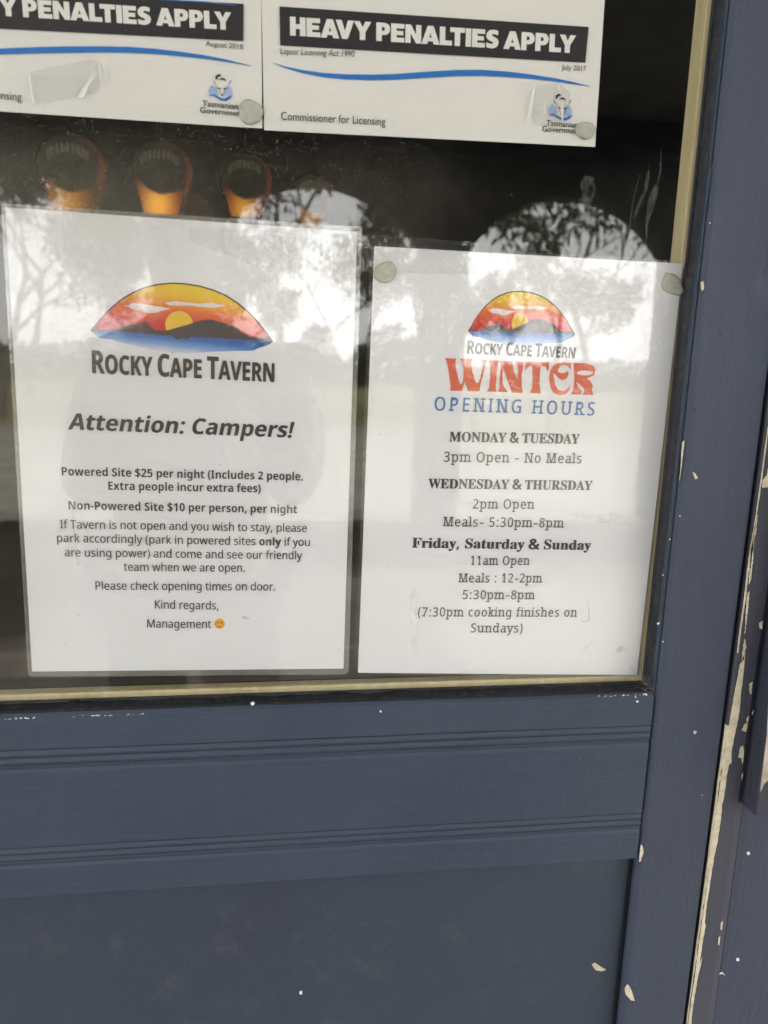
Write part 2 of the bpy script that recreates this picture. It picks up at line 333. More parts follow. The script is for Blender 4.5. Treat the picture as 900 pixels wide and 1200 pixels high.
# ------------------------------------------------------------------ lettering (glyph outlines, thousandths of an em)
GLYPHS = {  # per font: space width, then code: (advance, outlines as x, y runs)
 'sans': (175, {
  33: (181, [[71,135,54,480,126,480,109,135],[90,-9,60,1,51,15,48,36,51,57,60,71,90,81,119,71,129,57,132,36,129,15,119,1]]),
  36: (384, [[170,-39,170,33,98,39,42,55,42,112,100,93,170,85,170,220,112,241,73,266,49,299,42,341,50,385,76,419,117,441,170,451,170,510,213,510,213,451,278,444,331,426,313,377,266,392,213,400,213,265,287,238,313,222,331,202,343,178,347,148,338,105,312,72,269,48,213,36,213,-39],[170,280,170,399,138,393,117,382,104,366,99,346,103,322,115,305,136,291],[213,88,247,95,271,106,284,123,289,144,285,166,273,182,250,195,213,206]]),
  38: (492, [[187,-7,125,2,77,28,46,69,36,125,43,172,63,208,96,238,139,266,99,318,85,348,81,382,89,426,114,459,153,480,204,487,252,480,289,460,313,427,320,383,314,344,293,312,262,283,224,258,354,133,382,181,401,240,461,240,434,160,415,125,392,95,490,0,410,0,352,56,319,31,281,11,238,-2],[188,293,245,336,258,358,262,383,258,405,246,423,227,435,202,439,177,435,156,424,143,406,138,383,142,360,151,338],[189,46,229,49,263,60,314,93,175,229,118,185,103,160,97,127,104,94,122,68,151,51]]),
  40: (201, [[126,-106,81,-43,51,28,33,104,27,184,33,265,51,342,81,415,126,480,181,480,140,413,110,340,93,264,87,185,93,108,110,32,140,-40,181,-106]]),
  41: (201, [[21,-106,62,-40,91,32,109,108,115,185,109,264,91,340,61,413,20,480,76,480,120,415,151,342,169,265,175,184,169,104,151,28,120,-43,76,-106]]),
  44: (180, [[28,-87,47,-3,61,78,124,78,129,71,104,-8,71,-87]]),
  45: (216, [[27,154,27,206,189,206,189,154]]),
  46: (180, [[89,-9,60,1,51,15,48,36,51,57,60,71,89,81,119,71,129,57,132,36,129,15,119,1]]),
  48: (384, [[191,-7,121,10,72,59,43,137,33,240,37,313,49,373,69,422,99,458,140,480,191,487,262,471,312,422,341,344,351,240,347,169,335,108,314,59,284,23,243,1],[191,44,237,56,268,92,286,154,291,240,286,326,268,388,237,424,191,437,145,424,115,388,98,326,92,240,98,154,115,93,145,56]]),
  49: (384, [[181,0,181,335,181,381,183,418,164,400,142,381,91,339,60,379,189,480,238,480,238,0]]),
  50: (384, [[32,0,32,49,158,176,219,240,257,296,266,324,269,355,263,390,246,415,219,431,185,436,152,433,123,424,69,390,38,430,102,470,141,482,185,486,245,478,291,452,320,412,330,359,326,322,314,288,271,224,207,155,107,56,107,54,349,54,349,0]]),
  51: (384, [[162,-7,92,-1,30,19,30,75,95,51,163,43,218,49,256,68,277,98,284,138,275,176,249,202,206,217,150,222,103,222,103,273,150,273,202,279,240,298,263,326,271,363,265,394,247,417,219,432,183,437,147,434,117,425,62,396,33,437,96,471,137,483,183,486,248,478,294,453,322,415,331,367,324,324,304,290,273,267,232,253,232,250,282,237,318,214,339,179,346,136,341,97,326,62,302,33,266,11,220,-2]]),
  53: (384, [[167,-7,97,0,42,19,42,75,101,52,167,44,215,50,253,69,277,101,285,147,278,189,257,219,219,238,165,244,122,241,83,234,54,253,72,480,312,480,312,426,122,426,111,287,142,291,185,294,251,285,302,257,335,213,346,153,334,87,299,36,242,4]]),
  55: (384, [[91,0,288,426,30,426,30,480,351,480,351,434,156,0]]),
  56: (384, [[193,-7,125,2,75,27,43,68,33,122,36,153,47,179,83,221,132,251,100,273,73,299,54,332,48,372,53,406,67,434,89,456,118,473,153,483,191,486,249,479,295,457,325,421,335,371,332,344,323,321,289,283,244,254,298,222,336,181,347,155,351,124,340,70,308,29,258,2],[194,277,253,312,271,337,277,369,271,399,253,421,226,434,191,439,157,434,130,421,112,399,106,369,109,347,118,328,150,299],[192,40,235,46,267,63,286,90,293,124,286,156,265,182,233,203,192,222,181,226,142,206,114,183,96,155,91,122,97,90,116,63,147,46]]),
  58: (180, [[89,278,60,289,51,303,48,324,51,345,60,359,89,369,119,359,129,345,132,324,129,303,119,289],[89,-9,60,1,51,15,48,36,51,57,60,71,89,81,119,71,129,57,132,36,129,15,119,1]]),
  69: (373, [[65,0,65,480,333,480,333,426,126,426,126,277,321,277,321,224,126,224,126,53,333,53,333,0]]),
  71: (489, [[271,-7,202,1,145,23,100,59,67,108,48,169,41,240,48,310,71,370,107,419,155,456,217,479,289,486,366,479,433,458,410,406,352,425,286,433,210,420,152,381,116,320,104,240,109,186,123,139,146,100,181,70,226,52,285,46,338,49,379,57,379,199,273,199,273,253,439,253,439,18,361,-1]]),
  72: (498, [[65,0,65,480,126,480,126,277,371,277,371,480,432,480,432,0,371,0,371,224,126,224,126,0]]),
  73: (228, [[27,0,27,35,83,48,83,431,27,445,27,480,200,480,200,445,144,431,144,48,200,35,200,0]]),
  75: (416, [[65,0,65,480,126,480,126,243,167,289,208,334,338,480,408,480,218,271,416,0,345,0,175,229,126,186,126,0]]),
  77: (609, [[65,0,65,480,154,480,302,87,305,87,455,480,544,480,544,0,484,0,484,295,486,364,489,420,486,420,326,0,277,0,119,420,116,420,120,364,121,291,121,0]]),
  78: (510, [[65,0,65,480,135,480,391,83,394,83,392,115,390,162,389,209,389,480,445,480,445,0,375,0,118,398,116,398,119,340,121,268,121,0]]),
  79: (525, [[263,-7,194,1,139,24,96,61,65,111,47,171,41,241,47,310,65,370,96,419,139,456,195,479,263,487,329,479,384,456,427,420,458,370,477,310,484,240,477,171,458,110,427,61,384,24,329,1],[263,46,333,59,382,98,410,159,420,240,410,321,382,382,334,421,263,434,193,421,143,382,114,321,105,240,114,159,143,98,192,59]]),
  80: (406, [[65,0,65,480,192,480,273,470,329,443,361,398,372,338,368,300,354,264,330,233,294,208,245,192,181,187,126,187,126,0],[126,238,174,238,234,244,276,261,301,290,310,336,302,376,280,405,242,422,187,428,126,428]]),
  82: (418, [[65,0,65,480,197,480,275,471,329,446,361,403,372,343,369,308,358,279,342,256,322,239,276,215,408,0,337,0,221,198,126,198,126,0],[126,249,197,249,248,255,283,272,303,301,310,340,303,381,281,407,245,422,194,427,126,427]]),
  83: (369, [[166,-7,91,-1,34,16,34,74,94,54,169,46,216,51,249,66,270,91,277,123,267,163,232,192,164,222,110,246,72,276,48,314,40,364,45,400,60,429,83,454,114,471,151,483,193,486,266,479,326,459,307,408,253,426,192,433,153,428,124,414,107,392,101,363,111,323,144,294,206,267,278,233,303,214,322,191,333,163,337,128,326,72,291,29,236,2]]),
  84: (373, [[156,0,156,426,7,426,7,480,366,480,366,426,217,426,217,0]]),
  85: (491, [[243,-7,164,5,107,42,72,98,60,171,60,480,121,480,121,169,129,117,152,78,191,54,246,46,303,54,341,80,363,120,370,169,370,480,430,480,430,169,425,122,410,80,384,44,348,16,301,-1]]),
  86: (403, [[171,0,0,480,63,480,171,172,189,117,201,67,214,117,232,173,339,480,403,480,232,0]]),
  97: (377, [[144,-7,100,0,63,19,39,52,31,100,41,148,73,183,127,206,203,215,265,217,265,238,260,277,245,301,222,314,190,318,136,310,89,291,71,335,126,357,193,366,251,359,291,337,314,300,322,245,322,0,279,0,268,51,265,51,241,25,216,7,185,-3],[158,41,200,47,234,66,256,98,264,144,264,176,211,174,154,167,118,152,98,130,92,99,97,73,110,55,132,44]]),
  99: (322, [[201,-7,156,-2,117,13,83,38,58,73,42,120,37,178,42,238,59,286,85,322,119,347,160,362,206,367,259,361,300,347,282,298,244,310,204,315,145,300,110,254,98,179,105,121,124,79,156,53,201,44,253,50,294,65,294,13,254,-2]]),
  100: (413, [[185,-7,124,5,77,40,47,98,37,179,47,261,78,319,125,355,185,367,223,363,254,351,297,314,301,314,299,339,297,367,297,510,356,510,356,0,308,0,300,48,297,48,278,27,254,9,223,-3],[194,42,243,50,274,74,292,113,298,168,298,179,292,238,275,282,244,309,193,318,152,308,122,280,104,235,98,178,104,121,122,78,152,51]]),
  101: (379, [[210,-7,162,-2,120,14,85,40,59,76,42,122,37,177,42,232,57,279,81,316,112,344,151,361,196,367,239,362,276,347,305,322,327,290,340,250,345,204,345,169,98,169,107,115,129,76,165,52,213,44,274,50,328,69,328,17,274,-1],[99,216,283,216,277,257,262,290,234,311,195,318,158,312,129,291,109,259]]),
  102: (231, [[73,0,73,314,10,314,10,342,73,362,73,383,81,443,104,483,141,506,190,514,229,510,260,502,244,455,220,462,191,465,165,460,147,446,136,420,132,383,132,360,223,360,223,314,132,314,132,0]]),
  103: (413, [[195,-161,123,-155,65,-138,65,-84,125,-105,198,-112,240,-105,271,-85,291,-53,298,-11,298,3,298,27,300,48,297,48,251,7,185,-7,123,6,76,42,47,101,37,179,47,256,76,316,123,354,185,367,219,363,249,353,275,336,298,312,301,312,309,360,356,360,356,-6,346,-74,317,-122,267,-151],[194,42,241,49,273,71,292,109,298,165,298,179,292,243,273,285,240,309,193,317,153,308,123,281,104,237,98,179,104,120,123,77,153,50]]),
  104: (415, [[57,0,57,510,116,510,116,361,113,310,117,310,137,334,164,352,195,362,229,366,287,358,328,335,352,294,361,234,361,0,302,0,302,230,293,278,266,307,222,317,171,309,139,283,122,242,116,186,116,0]]),
  105: (173, [[87,420,62,429,55,441,52,457,55,474,62,486,87,495,111,486,119,474,122,457,119,441,111,429],[57,0,57,360,116,360,116,0]]),
  107: (359, [[57,0,57,510,116,510,116,244,115,216,113,185,116,185,128,201,144,221,158,238,273,360,343,360,197,206,353,0,281,0,156,168,116,132,116,0]]),
  108: (173, [[57,0,57,510,116,510,116,0]]),
  109: (628, [[57,0,57,360,105,360,113,311,117,311,137,336,162,353,192,363,223,367,293,352,333,306,336,306,358,333,386,352,418,363,452,367,505,359,543,335,566,295,574,234,574,0,515,0,515,232,507,279,483,308,442,317,397,309,367,287,350,250,345,199,345,0,286,0,286,232,278,279,253,308,212,317,166,309,137,283,121,242,116,187,116,0]]),
  110: (415, [[57,0,57,360,105,360,113,311,117,311,138,336,165,353,197,363,230,367,287,359,328,335,352,295,361,234,361,0,302,0,302,230,293,278,266,307,222,317,171,309,139,283,122,242,116,187,116,0]]),
  111: (406, [[202,-7,157,-1,117,15,84,42,58,79,42,125,37,181,48,260,82,318,135,355,204,367,250,361,290,345,324,318,349,282,365,236,370,181,359,101,325,42,271,6],[203,42,251,52,283,80,303,123,309,181,303,238,283,281,251,308,203,317,155,308,123,281,104,238,98,181,104,123,123,80,156,52]]),
  112: (413, [[57,-161,57,360,105,360,113,311,116,311,135,333,158,351,189,363,228,367,288,355,335,320,366,262,376,181,366,100,335,41,288,5,228,-7,190,-3,159,9,116,46,112,46,115,17,116,-13,116,-161],[219,42,249,47,273,60,291,82,305,110,315,181,309,237,291,280,261,308,218,317,171,309,140,286,123,247,116,192,116,181,122,122,138,78,169,51]]),
  114: (277, [[57,0,57,360,105,360,112,294,115,294,135,322,160,345,190,361,225,367,247,366,267,363,260,308,241,312,221,313,194,309,169,298,147,280,131,256,120,226,116,192,116,0]]),
  115: (322, [[148,-7,83,-1,35,16,35,70,87,50,149,41,188,45,214,55,229,72,234,94,227,118,200,140,146,164,86,191,48,223,38,244,34,271,44,312,72,342,115,360,169,367,231,360,284,343,264,296,216,312,165,318,133,315,110,307,95,293,91,275,99,249,129,229,183,206,242,180,279,147,288,126,291,99,282,53,253,20,207,0]]),
  116: (242, [[167,-7,115,3,94,16,77,37,65,66,62,105,62,314,11,314,11,343,62,366,86,443,121,443,121,360,225,360,225,314,121,314,121,106,125,77,137,57,155,46,177,42,205,44,228,49,228,4,201,-4]]),
  117: (415, [[184,-7,127,1,86,25,61,65,53,124,53,360,113,360,113,128,122,81,148,52,193,42,243,51,276,76,293,117,299,173,299,360,358,360,358,0,310,0,301,48,298,48,277,23,250,6,218,-3]]),
  118: (341, [[136,0,0,360,63,360,140,148,151,115,162,80,169,52,171,52,179,81,190,116,201,148,278,360,341,360,204,0]]),
  119: (528, [[106,1,7,361,69,361,118,169,132,110,142,61,144,61,151,89,159,125,169,158,232,361,297,361,359,158,373,108,383,62,385,62,395,108,410,169,460,361,520,361,420,1,351,1,289,203,274,258,265,299,262,299,253,258,238,203,173,1]]),
  121: (343, [[56,-161,28,-160,7,-156,7,-109,25,-111,47,-113,75,-108,97,-95,114,-75,127,-49,146,-1,1,360,64,360,142,155,160,104,172,57,175,57,187,101,206,156,279,360,343,360,187,-50,166,-96,139,-131,103,-154]]),
 }),
 'bold': (175, {
  33: (181, [[71,135,54,480,126,480,109,135],[90,-9,60,1,51,15,48,36,51,57,60,71,90,81,119,71,129,57,132,36,129,15,119,1]]),
  36: (384, [[170,-39,170,33,98,39,42,55,42,112,100,93,170,85,170,220,112,241,73,266,49,299,42,341,50,385,76,419,117,441,170,451,170,510,213,510,213,451,278,444,331,426,313,377,266,392,213,400,213,265,287,238,313,222,331,202,343,178,347,148,338,105,312,72,269,48,213,36,213,-39],[170,280,170,399,138,393,117,382,104,366,99,346,103,322,115,305,136,291],[213,88,247,95,271,106,284,123,289,144,285,166,273,182,250,195,213,206]]),
  40: (201, [[126,-106,81,-43,51,28,33,104,27,184,33,265,51,342,81,415,126,480,181,480,140,413,110,340,93,264,87,185,93,108,110,32,140,-40,181,-106]]),
  41: (201, [[21,-106,62,-40,91,32,109,108,115,185,109,264,91,340,61,413,20,480,76,480,120,415,151,342,169,265,175,184,169,104,151,28,120,-43,76,-106]]),
  44: (180, [[28,-87,47,-3,61,78,124,78,129,71,104,-8,71,-87]]),
  45: (216, [[27,154,27,206,189,206,189,154]]),
  46: (180, [[89,-9,60,1,51,15,48,36,51,57,60,71,89,81,119,71,129,57,132,36,129,15,119,1]]),
  48: (384, [[191,-7,116,10,64,59,34,137,24,240,28,312,40,373,62,421,93,457,136,480,191,487,266,471,318,422,349,344,359,240,355,168,343,107,321,59,290,23,247,1],[191,75,223,85,244,116,255,168,259,240,255,312,244,363,223,395,191,405,159,395,139,363,128,312,125,240,128,168,139,117,159,86]]),
  49: (384, [[176,0,176,277,177,323,179,373,164,358,144,340,89,296,40,357,194,480,277,480,277,0]]),
  50: (384, [[27,0,27,71,147,192,206,254,238,300,248,345,244,370,232,388,213,398,189,402,162,398,136,389,81,353,26,418,70,451,123,476,197,486,241,482,278,469,308,449,330,423,344,392,349,357,345,319,333,284,287,220,215,148,153,90,153,85,362,85,362,0]]),
  53: (384, [[162,-7,91,0,33,19,33,107,93,85,158,76,198,81,227,94,245,118,251,152,241,192,208,216,155,224,116,221,83,214,42,235,60,480,320,480,320,394,149,394,140,300,165,304,201,306,243,302,279,289,310,269,333,240,348,204,353,161,341,91,305,38,245,4]]),
  58: (180, [[89,278,60,289,51,303,48,324,51,345,60,359,89,369,119,359,129,345,132,324,129,303,119,289],[89,-9,60,1,51,15,48,36,51,57,60,71,89,81,119,71,129,57,132,36,129,15,119,1]]),
  65: (463, [[0,0,169,482,293,482,463,0,354,0,319,114,144,114,109,0],[170,199,295,199,259,311,251,340,240,375,232,407,223,374,212,336,204,311]]),
  67: (428, [[255,-7,187,1,133,24,91,61,62,110,45,170,39,239,46,307,65,367,97,417,141,455,197,478,264,486,335,477,404,453,371,370,317,392,264,402,212,391,175,358,151,306,144,238,151,171,172,120,209,88,264,78,323,85,386,103,386,18,324,-1]]),
  69: (376, [[60,0,60,480,336,480,336,396,162,396,162,291,324,291,324,208,162,208,162,84,336,84,336,0]]),
  73: (261, [[21,0,21,58,80,85,80,395,21,422,21,480,240,480,240,422,181,395,181,85,240,58,240,0]]),
  75: (446, [[60,0,60,480,162,480,162,260,181,288,202,316,332,480,445,480,277,267,446,0,330,0,205,202,162,171,162,0]]),
  78: (546, [[60,0,60,480,189,480,397,120,399,120,396,187,394,253,394,480,486,480,486,0,357,0,148,363,145,363,149,294,151,226,151,0]]),
  79: (535, [[267,-7,196,1,139,24,95,61,63,111,45,171,39,241,45,311,63,371,95,420,139,456,196,479,268,487,339,479,396,456,440,420,471,370,490,310,496,240,490,171,471,110,440,61,396,24,339,1],[267,79,323,89,361,122,382,173,389,240,382,308,361,359,323,392,268,402,212,392,175,359,153,308,146,240,153,173,175,122,212,89]]),
  80: (422, [[60,0,60,480,214,480,294,470,349,440,381,392,392,330,387,289,374,252,351,219,316,193,268,176,206,171,162,171,162,0],[162,254,195,254,234,258,264,271,282,293,289,326,280,365,253,388,208,396,162,396]]),
  82: (443, [[60,0,60,480,200,480,285,471,345,444,380,399,392,336,388,305,379,278,346,237,302,209,443,0,330,0,216,184,162,184,162,0],[162,267,195,267,238,271,267,283,283,304,289,333,283,362,266,382,236,393,193,396,162,396]]),
  83: (370, [[167,-7,95,1,31,22,31,117,102,90,138,80,175,77,207,81,228,92,240,108,244,128,237,153,217,172,150,207,114,225,77,253,48,293,39,319,36,350,47,407,80,450,131,477,199,486,270,478,341,453,308,373,249,394,195,402,170,398,151,388,140,373,136,353,141,330,158,313,226,277,289,241,312,220,329,196,340,168,343,133,332,76,297,31,242,3]]),
  84: (389, [[144,0,144,395,13,395,13,480,375,480,375,395,245,395,245,0]]),
  86: (437, [[163,0,0,480,103,480,193,194,200,167,211,125,218,89,225,125,236,167,243,194,334,480,437,480,273,0]]),
  89: (419, [[159,0,159,183,0,480,110,480,210,282,310,480,419,480,260,187,260,0]]),
  97: (406, [[142,-7,97,0,60,22,36,58,28,109,38,160,69,196,120,217,192,226,256,228,256,244,252,269,241,287,223,297,199,300,146,292,95,273,62,341,128,365,203,374,268,366,316,342,345,302,355,244,355,0,285,0,266,50,263,50,239,24,214,7,183,-3],[179,66,209,71,234,86,250,109,256,140,256,170,217,169,176,164,150,151,136,132,131,109,134,89,144,76]]),
  99: (345, [[201,-7,129,5,75,39,41,97,30,181,36,242,53,291,80,328,117,353,160,368,210,373,276,366,324,349,295,271,251,287,210,293,167,281,141,244,132,182,137,134,153,101,177,81,210,75,266,83,313,106,313,21,265,0]]),
  100: (425, [[169,-7,113,5,69,41,40,101,30,183,40,265,69,325,114,361,171,373,207,370,236,358,259,341,277,320,280,320,275,351,273,393,273,510,373,510,373,0,296,0,277,48,273,48,255,27,233,9,204,-3],[203,73,239,79,262,98,275,128,279,171,279,182,275,229,263,264,240,285,202,292,173,285,150,264,136,229,132,181,136,134,150,100,173,80]]),
  101: (397, [[218,-7,166,-2,121,14,83,40,54,76,36,123,30,181,36,240,52,288,78,325,113,352,155,368,203,373,271,363,324,330,357,278,368,207,368,158,132,158,139,121,157,92,185,74,223,68,287,75,347,97,347,19,290,0],[134,225,274,225,269,256,257,280,235,297,204,302,178,298,156,283,141,259]]),
  102: (260, [[69,0,69,291,13,291,13,340,69,367,69,394,72,435,84,466,103,488,129,503,161,511,198,514,252,509,290,498,265,425,240,431,209,435,191,431,178,422,169,390,169,367,255,367,255,291,169,291,169,0]]),
  103: (425, [[189,-161,117,-156,52,-140,52,-60,122,-81,195,-88,238,-79,264,-51,273,-5,273,3,274,26,275,48,273,48,252,23,228,6,200,-4,169,-7,111,6,67,43,39,103,30,183,40,263,68,323,112,361,171,373,232,360,277,320,280,320,288,367,373,367,373,-1,361,-70,326,-120,269,-151],[204,72,237,77,261,94,275,124,279,170,279,182,275,233,261,267,238,286,203,292,164,280,140,243,132,181,140,121,164,84]]),
  104: (441, [[52,0,52,510,152,510,152,406,151,355,148,320,153,320,173,344,198,361,227,370,259,373,313,365,355,342,382,300,391,239,391,0,291,0,291,214,284,258,265,285,232,293,194,286,170,262,157,224,152,173,152,0]]),
  105: (205, [[103,412,82,415,64,423,52,438,48,461,52,485,64,500,103,510,141,500,153,485,157,461,153,438,141,423],[52,0,52,367,152,367,152,0]]),
  108: (205, [[52,0,52,510,152,510,152,0]]),
  109: (660, [[52,0,52,367,129,367,142,320,148,320,168,344,194,361,224,370,255,373,292,370,323,360,348,344,366,320,375,320,395,344,421,361,452,370,483,373,538,365,577,342,601,300,609,239,609,0,509,0,509,214,503,258,485,285,454,293,420,286,398,265,385,231,381,184,381,0,281,0,281,214,275,258,256,285,226,293,190,286,168,262,156,224,152,173,152,0]]),
  110: (441, [[52,0,52,367,129,367,142,320,148,320,168,344,196,361,227,370,261,373,314,365,355,342,382,300,391,239,391,0,291,0,291,214,287,249,277,274,258,289,232,293,193,286,169,262,157,224,152,173,152,0]]),
  111: (416, [[207,-7,159,-1,116,15,80,43,53,80,36,128,30,184,42,265,78,324,134,361,209,373,258,368,300,351,336,324,363,287,380,240,385,184,373,103,337,43,281,6],[208,74,242,81,266,102,279,136,283,184,279,232,266,266,242,286,208,293,173,286,150,266,137,232,132,184,137,136,150,102,174,81]]),
  112: (425, [[52,-161,52,367,134,367,148,319,152,319,192,357,221,369,257,373,312,361,357,325,385,266,395,184,385,102,355,42,310,5,254,-7,218,-3,191,8,152,40,147,40,152,-13,152,-161],[226,75,255,82,276,103,289,138,293,185,285,245,262,281,224,293,191,287,170,269,157,239,152,195,152,185,156,138,168,103,190,82]]),
  114: (305, [[52,0,52,367,128,367,143,305,148,305,167,331,192,353,222,368,257,373,275,373,291,371,283,277,270,279,254,280,205,271,184,259,167,242,156,218,152,187,152,0]]),
  115: (334, [[152,-7,86,-2,31,15,31,97,95,75,155,66,180,69,197,75,206,85,210,98,204,115,183,132,130,156,74,185,55,201,41,220,33,243,30,271,40,316,70,348,116,367,175,373,240,367,304,345,274,273,223,292,174,300,141,293,130,275,135,260,157,244,206,223,261,196,281,181,296,162,305,139,308,109,298,60,269,23,220,1]]),
  116: (291, [[178,-7,119,4,96,19,78,41,67,73,63,115,63,291,15,291,15,334,71,367,99,445,163,445,163,367,266,367,266,291,163,291,163,115,166,97,175,84,189,76,207,73,239,77,270,85,270,10,230,-2]]),
  117: (441, [[181,-7,127,1,86,25,59,67,50,128,50,367,150,367,150,152,154,118,165,93,183,78,210,73,248,81,272,104,285,142,289,194,289,367,389,367,389,0,312,0,299,47,293,47,273,23,245,6,214,-4]]),
  119: (575, [[111,0,7,367,106,367,148,204,157,164,164,119,169,84,171,84,174,109,179,142,184,172,188,191,233,367,343,367,386,191,393,161,399,118,402,84,405,84,410,117,417,163,426,204,470,367,568,367,463,0,354,0,326,128,318,162,307,211,296,258,288,290,285,290,278,258,267,211,256,162,248,127,218,0]]),
  120: (388, [[3,0,128,187,9,367,123,367,194,250,266,367,379,367,260,187,385,0,271,0,194,126,117,0]]),
  121: (382, [[74,-161,45,-160,23,-156,23,-77,41,-79,62,-81,91,-76,112,-61,129,-40,140,-15,146,3,0,367,109,367,179,161,187,130,191,97,193,97,198,130,207,161,275,367,382,367,227,-47,201,-97,166,-133,123,-154]]),
 }),
 'serif': (175, {
  38: (492, [[187,-7,125,2,77,28,46,69,36,125,43,172,63,208,96,238,139,266,99,318,85,348,81,382,89,426,114,459,153,480,204,487,252,480,289,460,313,427,320,383,314,344,293,312,262,283,224,258,354,133,382,181,401,240,461,240,434,160,415,125,392,95,490,0,410,0,352,56,319,31,281,11,238,-2],[188,293,245,336,258,358,262,383,258,405,246,423,227,435,202,439,177,435,156,424,143,406,138,383,142,360,151,338],[189,46,229,49,263,60,314,93,175,229,118,185,103,160,97,127,104,94,122,68,151,51]]),
  44: (180, [[28,-87,47,-3,61,78,124,78,129,71,104,-8,71,-87]]),
  65: (437, [[-9,0,-9,18,9,21,24,30,49,75,206,466,224,465,384,87,411,34,425,22,443,18,443,0,229,0,229,18,270,25,283,46,273,81,253,132,103,132,79,71,76,59,75,48,87,26,124,18,128,18,128,0],[113,161,242,161,177,319]]),
  68: (496, [[20,0,20,17,47,21,63,30,71,46,74,75,74,374,71,407,61,426,43,435,15,439,15,455,222,455,328,441,405,396,452,325,468,228,459,146,430,82,382,36,315,9,228,0],[222,24,279,37,319,75,343,139,351,229,336,342,294,410,223,433,202,431,190,423,182,385,182,72,190,34,202,27]]),
  69: (442, [[14,0,14,17,44,20,62,30,72,48,75,78,75,369,72,405,62,425,44,435,16,439,16,455,399,455,399,320,383,320,369,373,340,406,295,424,232,430,200,428,186,417,183,388,183,246,193,246,232,252,259,269,277,300,288,345,304,345,304,118,287,118,273,181,259,201,241,213,185,222,183,222,183,67,185,47,192,35,230,28,276,30,313,39,345,53,371,75,393,105,411,143,430,143,402,0]]),
  70: (404, [[15,0,15,17,45,23,62,34,72,53,75,84,75,375,71,405,61,423,43,433,14,439,14,455,394,455,394,320,377,320,369,357,355,385,336,406,310,420,275,428,230,431,200,429,186,421,182,398,182,247,190,247,229,253,256,270,274,301,284,347,302,347,302,118,285,118,274,168,257,200,229,218,189,224,182,224,182,81,188,43,196,31,210,24,257,17,257,0]]),
  72: (523, [[15,0,15,17,45,22,62,32,72,50,75,81,75,379,71,406,62,424,44,434,16,439,16,455,242,455,242,439,204,432,187,415,182,379,182,251,342,251,342,379,337,415,320,432,282,439,282,455,507,455,507,439,478,434,461,424,452,407,449,379,449,81,452,52,461,33,478,22,507,17,507,0,282,0,282,17,311,21,329,31,339,49,342,81,342,221,182,221,182,81,185,50,194,32,212,22,242,17,242,0]]),
  77: (634, [[14,0,14,17,43,22,61,32,72,50,75,79,75,382,71,416,53,432,15,439,15,455,185,455,317,142,449,455,617,455,617,439,590,433,573,423,563,405,560,378,560,85,565,43,582,23,617,17,617,0,396,0,396,17,433,25,450,44,455,83,455,399,288,0,270,0,105,389,105,80,109,48,120,30,139,20,169,17,169,0]]),
  78: (494, [[403,-11,107,350,107,79,110,49,119,31,136,21,167,17,167,0,18,0,18,17,54,23,71,41,76,79,76,388,36,433,18,439,18,455,156,455,391,169,391,377,386,414,369,431,331,439,331,455,480,455,480,439,450,434,433,425,425,407,422,377,422,-11]]),
  79: (525, [[261,-11,213,-6,169,7,129,29,94,58,66,93,45,134,32,179,28,228,32,276,45,321,66,362,95,397,130,426,170,448,216,462,265,466,313,462,357,448,397,427,431,399,459,364,481,323,494,277,498,228,494,179,481,134,459,93,430,58,395,29,355,7,310,-6],[265,12,328,36,367,108,379,228,371,321,348,389,310,430,260,443,196,419,158,347,145,228,153,135,177,67,215,26]]),
  82: (473, [[15,0,15,17,45,22,62,32,72,50,75,81,75,379,71,406,62,424,44,434,16,439,16,455,217,455,305,448,367,426,405,388,417,334,406,285,372,248,315,224,432,50,452,26,478,17,480,17,480,0,338,0,201,212,182,212,182,81,185,50,194,32,212,22,242,17,242,0],[182,234,203,234,249,240,280,258,298,290,304,336,295,389,268,421,224,431,202,429,190,422,182,385]]),
  83: (390, [[43,-11,43,158,62,158,83,94,111,50,149,24,197,15,231,20,257,36,273,60,279,89,265,129,225,160,163,191,112,221,77,253,56,289,50,332,54,370,67,403,88,429,115,449,148,462,185,466,229,461,282,448,291,446,300,445,313,450,320,466,339,466,339,319,322,319,310,354,293,385,272,410,248,429,222,441,194,445,163,440,140,426,125,406,120,380,124,356,137,336,189,303,253,273,317,233,337,211,350,188,359,133,354,93,339,58,314,29,281,8,240,-6,192,-10,158,-8,126,1,98,9,85,12,69,7,61,-11]]),
  84: (423, [[92,0,92,17,123,21,142,31,152,50,156,81,156,433,149,433,102,426,65,403,41,367,29,318,11,318,11,455,410,455,410,317,394,317,375,382,333,420,269,433,263,433,263,81,267,49,276,30,296,21,328,17,328,0]]),
  85: (492, [[248,-13,168,-2,114,29,83,81,73,155,73,379,70,406,61,424,43,434,15,439,15,455,240,455,240,439,202,432,185,415,181,379,181,140,186,88,203,51,232,29,275,22,340,37,379,83,392,159,392,378,389,406,379,423,360,433,328,439,328,455,474,455,474,439,448,432,433,421,425,404,422,378,422,181,412,92,380,32,325,-2]]),
  87: (611, [[171,-11,32,393,15,427,3,435,-15,439,-15,455,181,455,181,439,150,432,143,423,140,410,148,373,223,153,301,353,286,399,278,418,267,429,229,439,229,455,439,455,439,439,404,432,393,412,399,386,474,166,541,369,549,406,546,421,538,430,503,439,503,455,624,455,624,439,607,433,594,421,575,379,446,-11,428,-11,316,309,190,-11]]),
  89: (426, [[101,0,101,17,131,22,148,32,157,50,161,81,161,179,46,387,29,414,14,429,1,435,-13,438,-13,455,207,455,207,438,195,438,167,432,156,416,164,392,248,226,333,366,349,408,336,430,298,438,295,438,295,455,439,455,439,438,409,424,383,392,268,203,268,81,271,50,280,32,298,22,328,17,328,0]]),
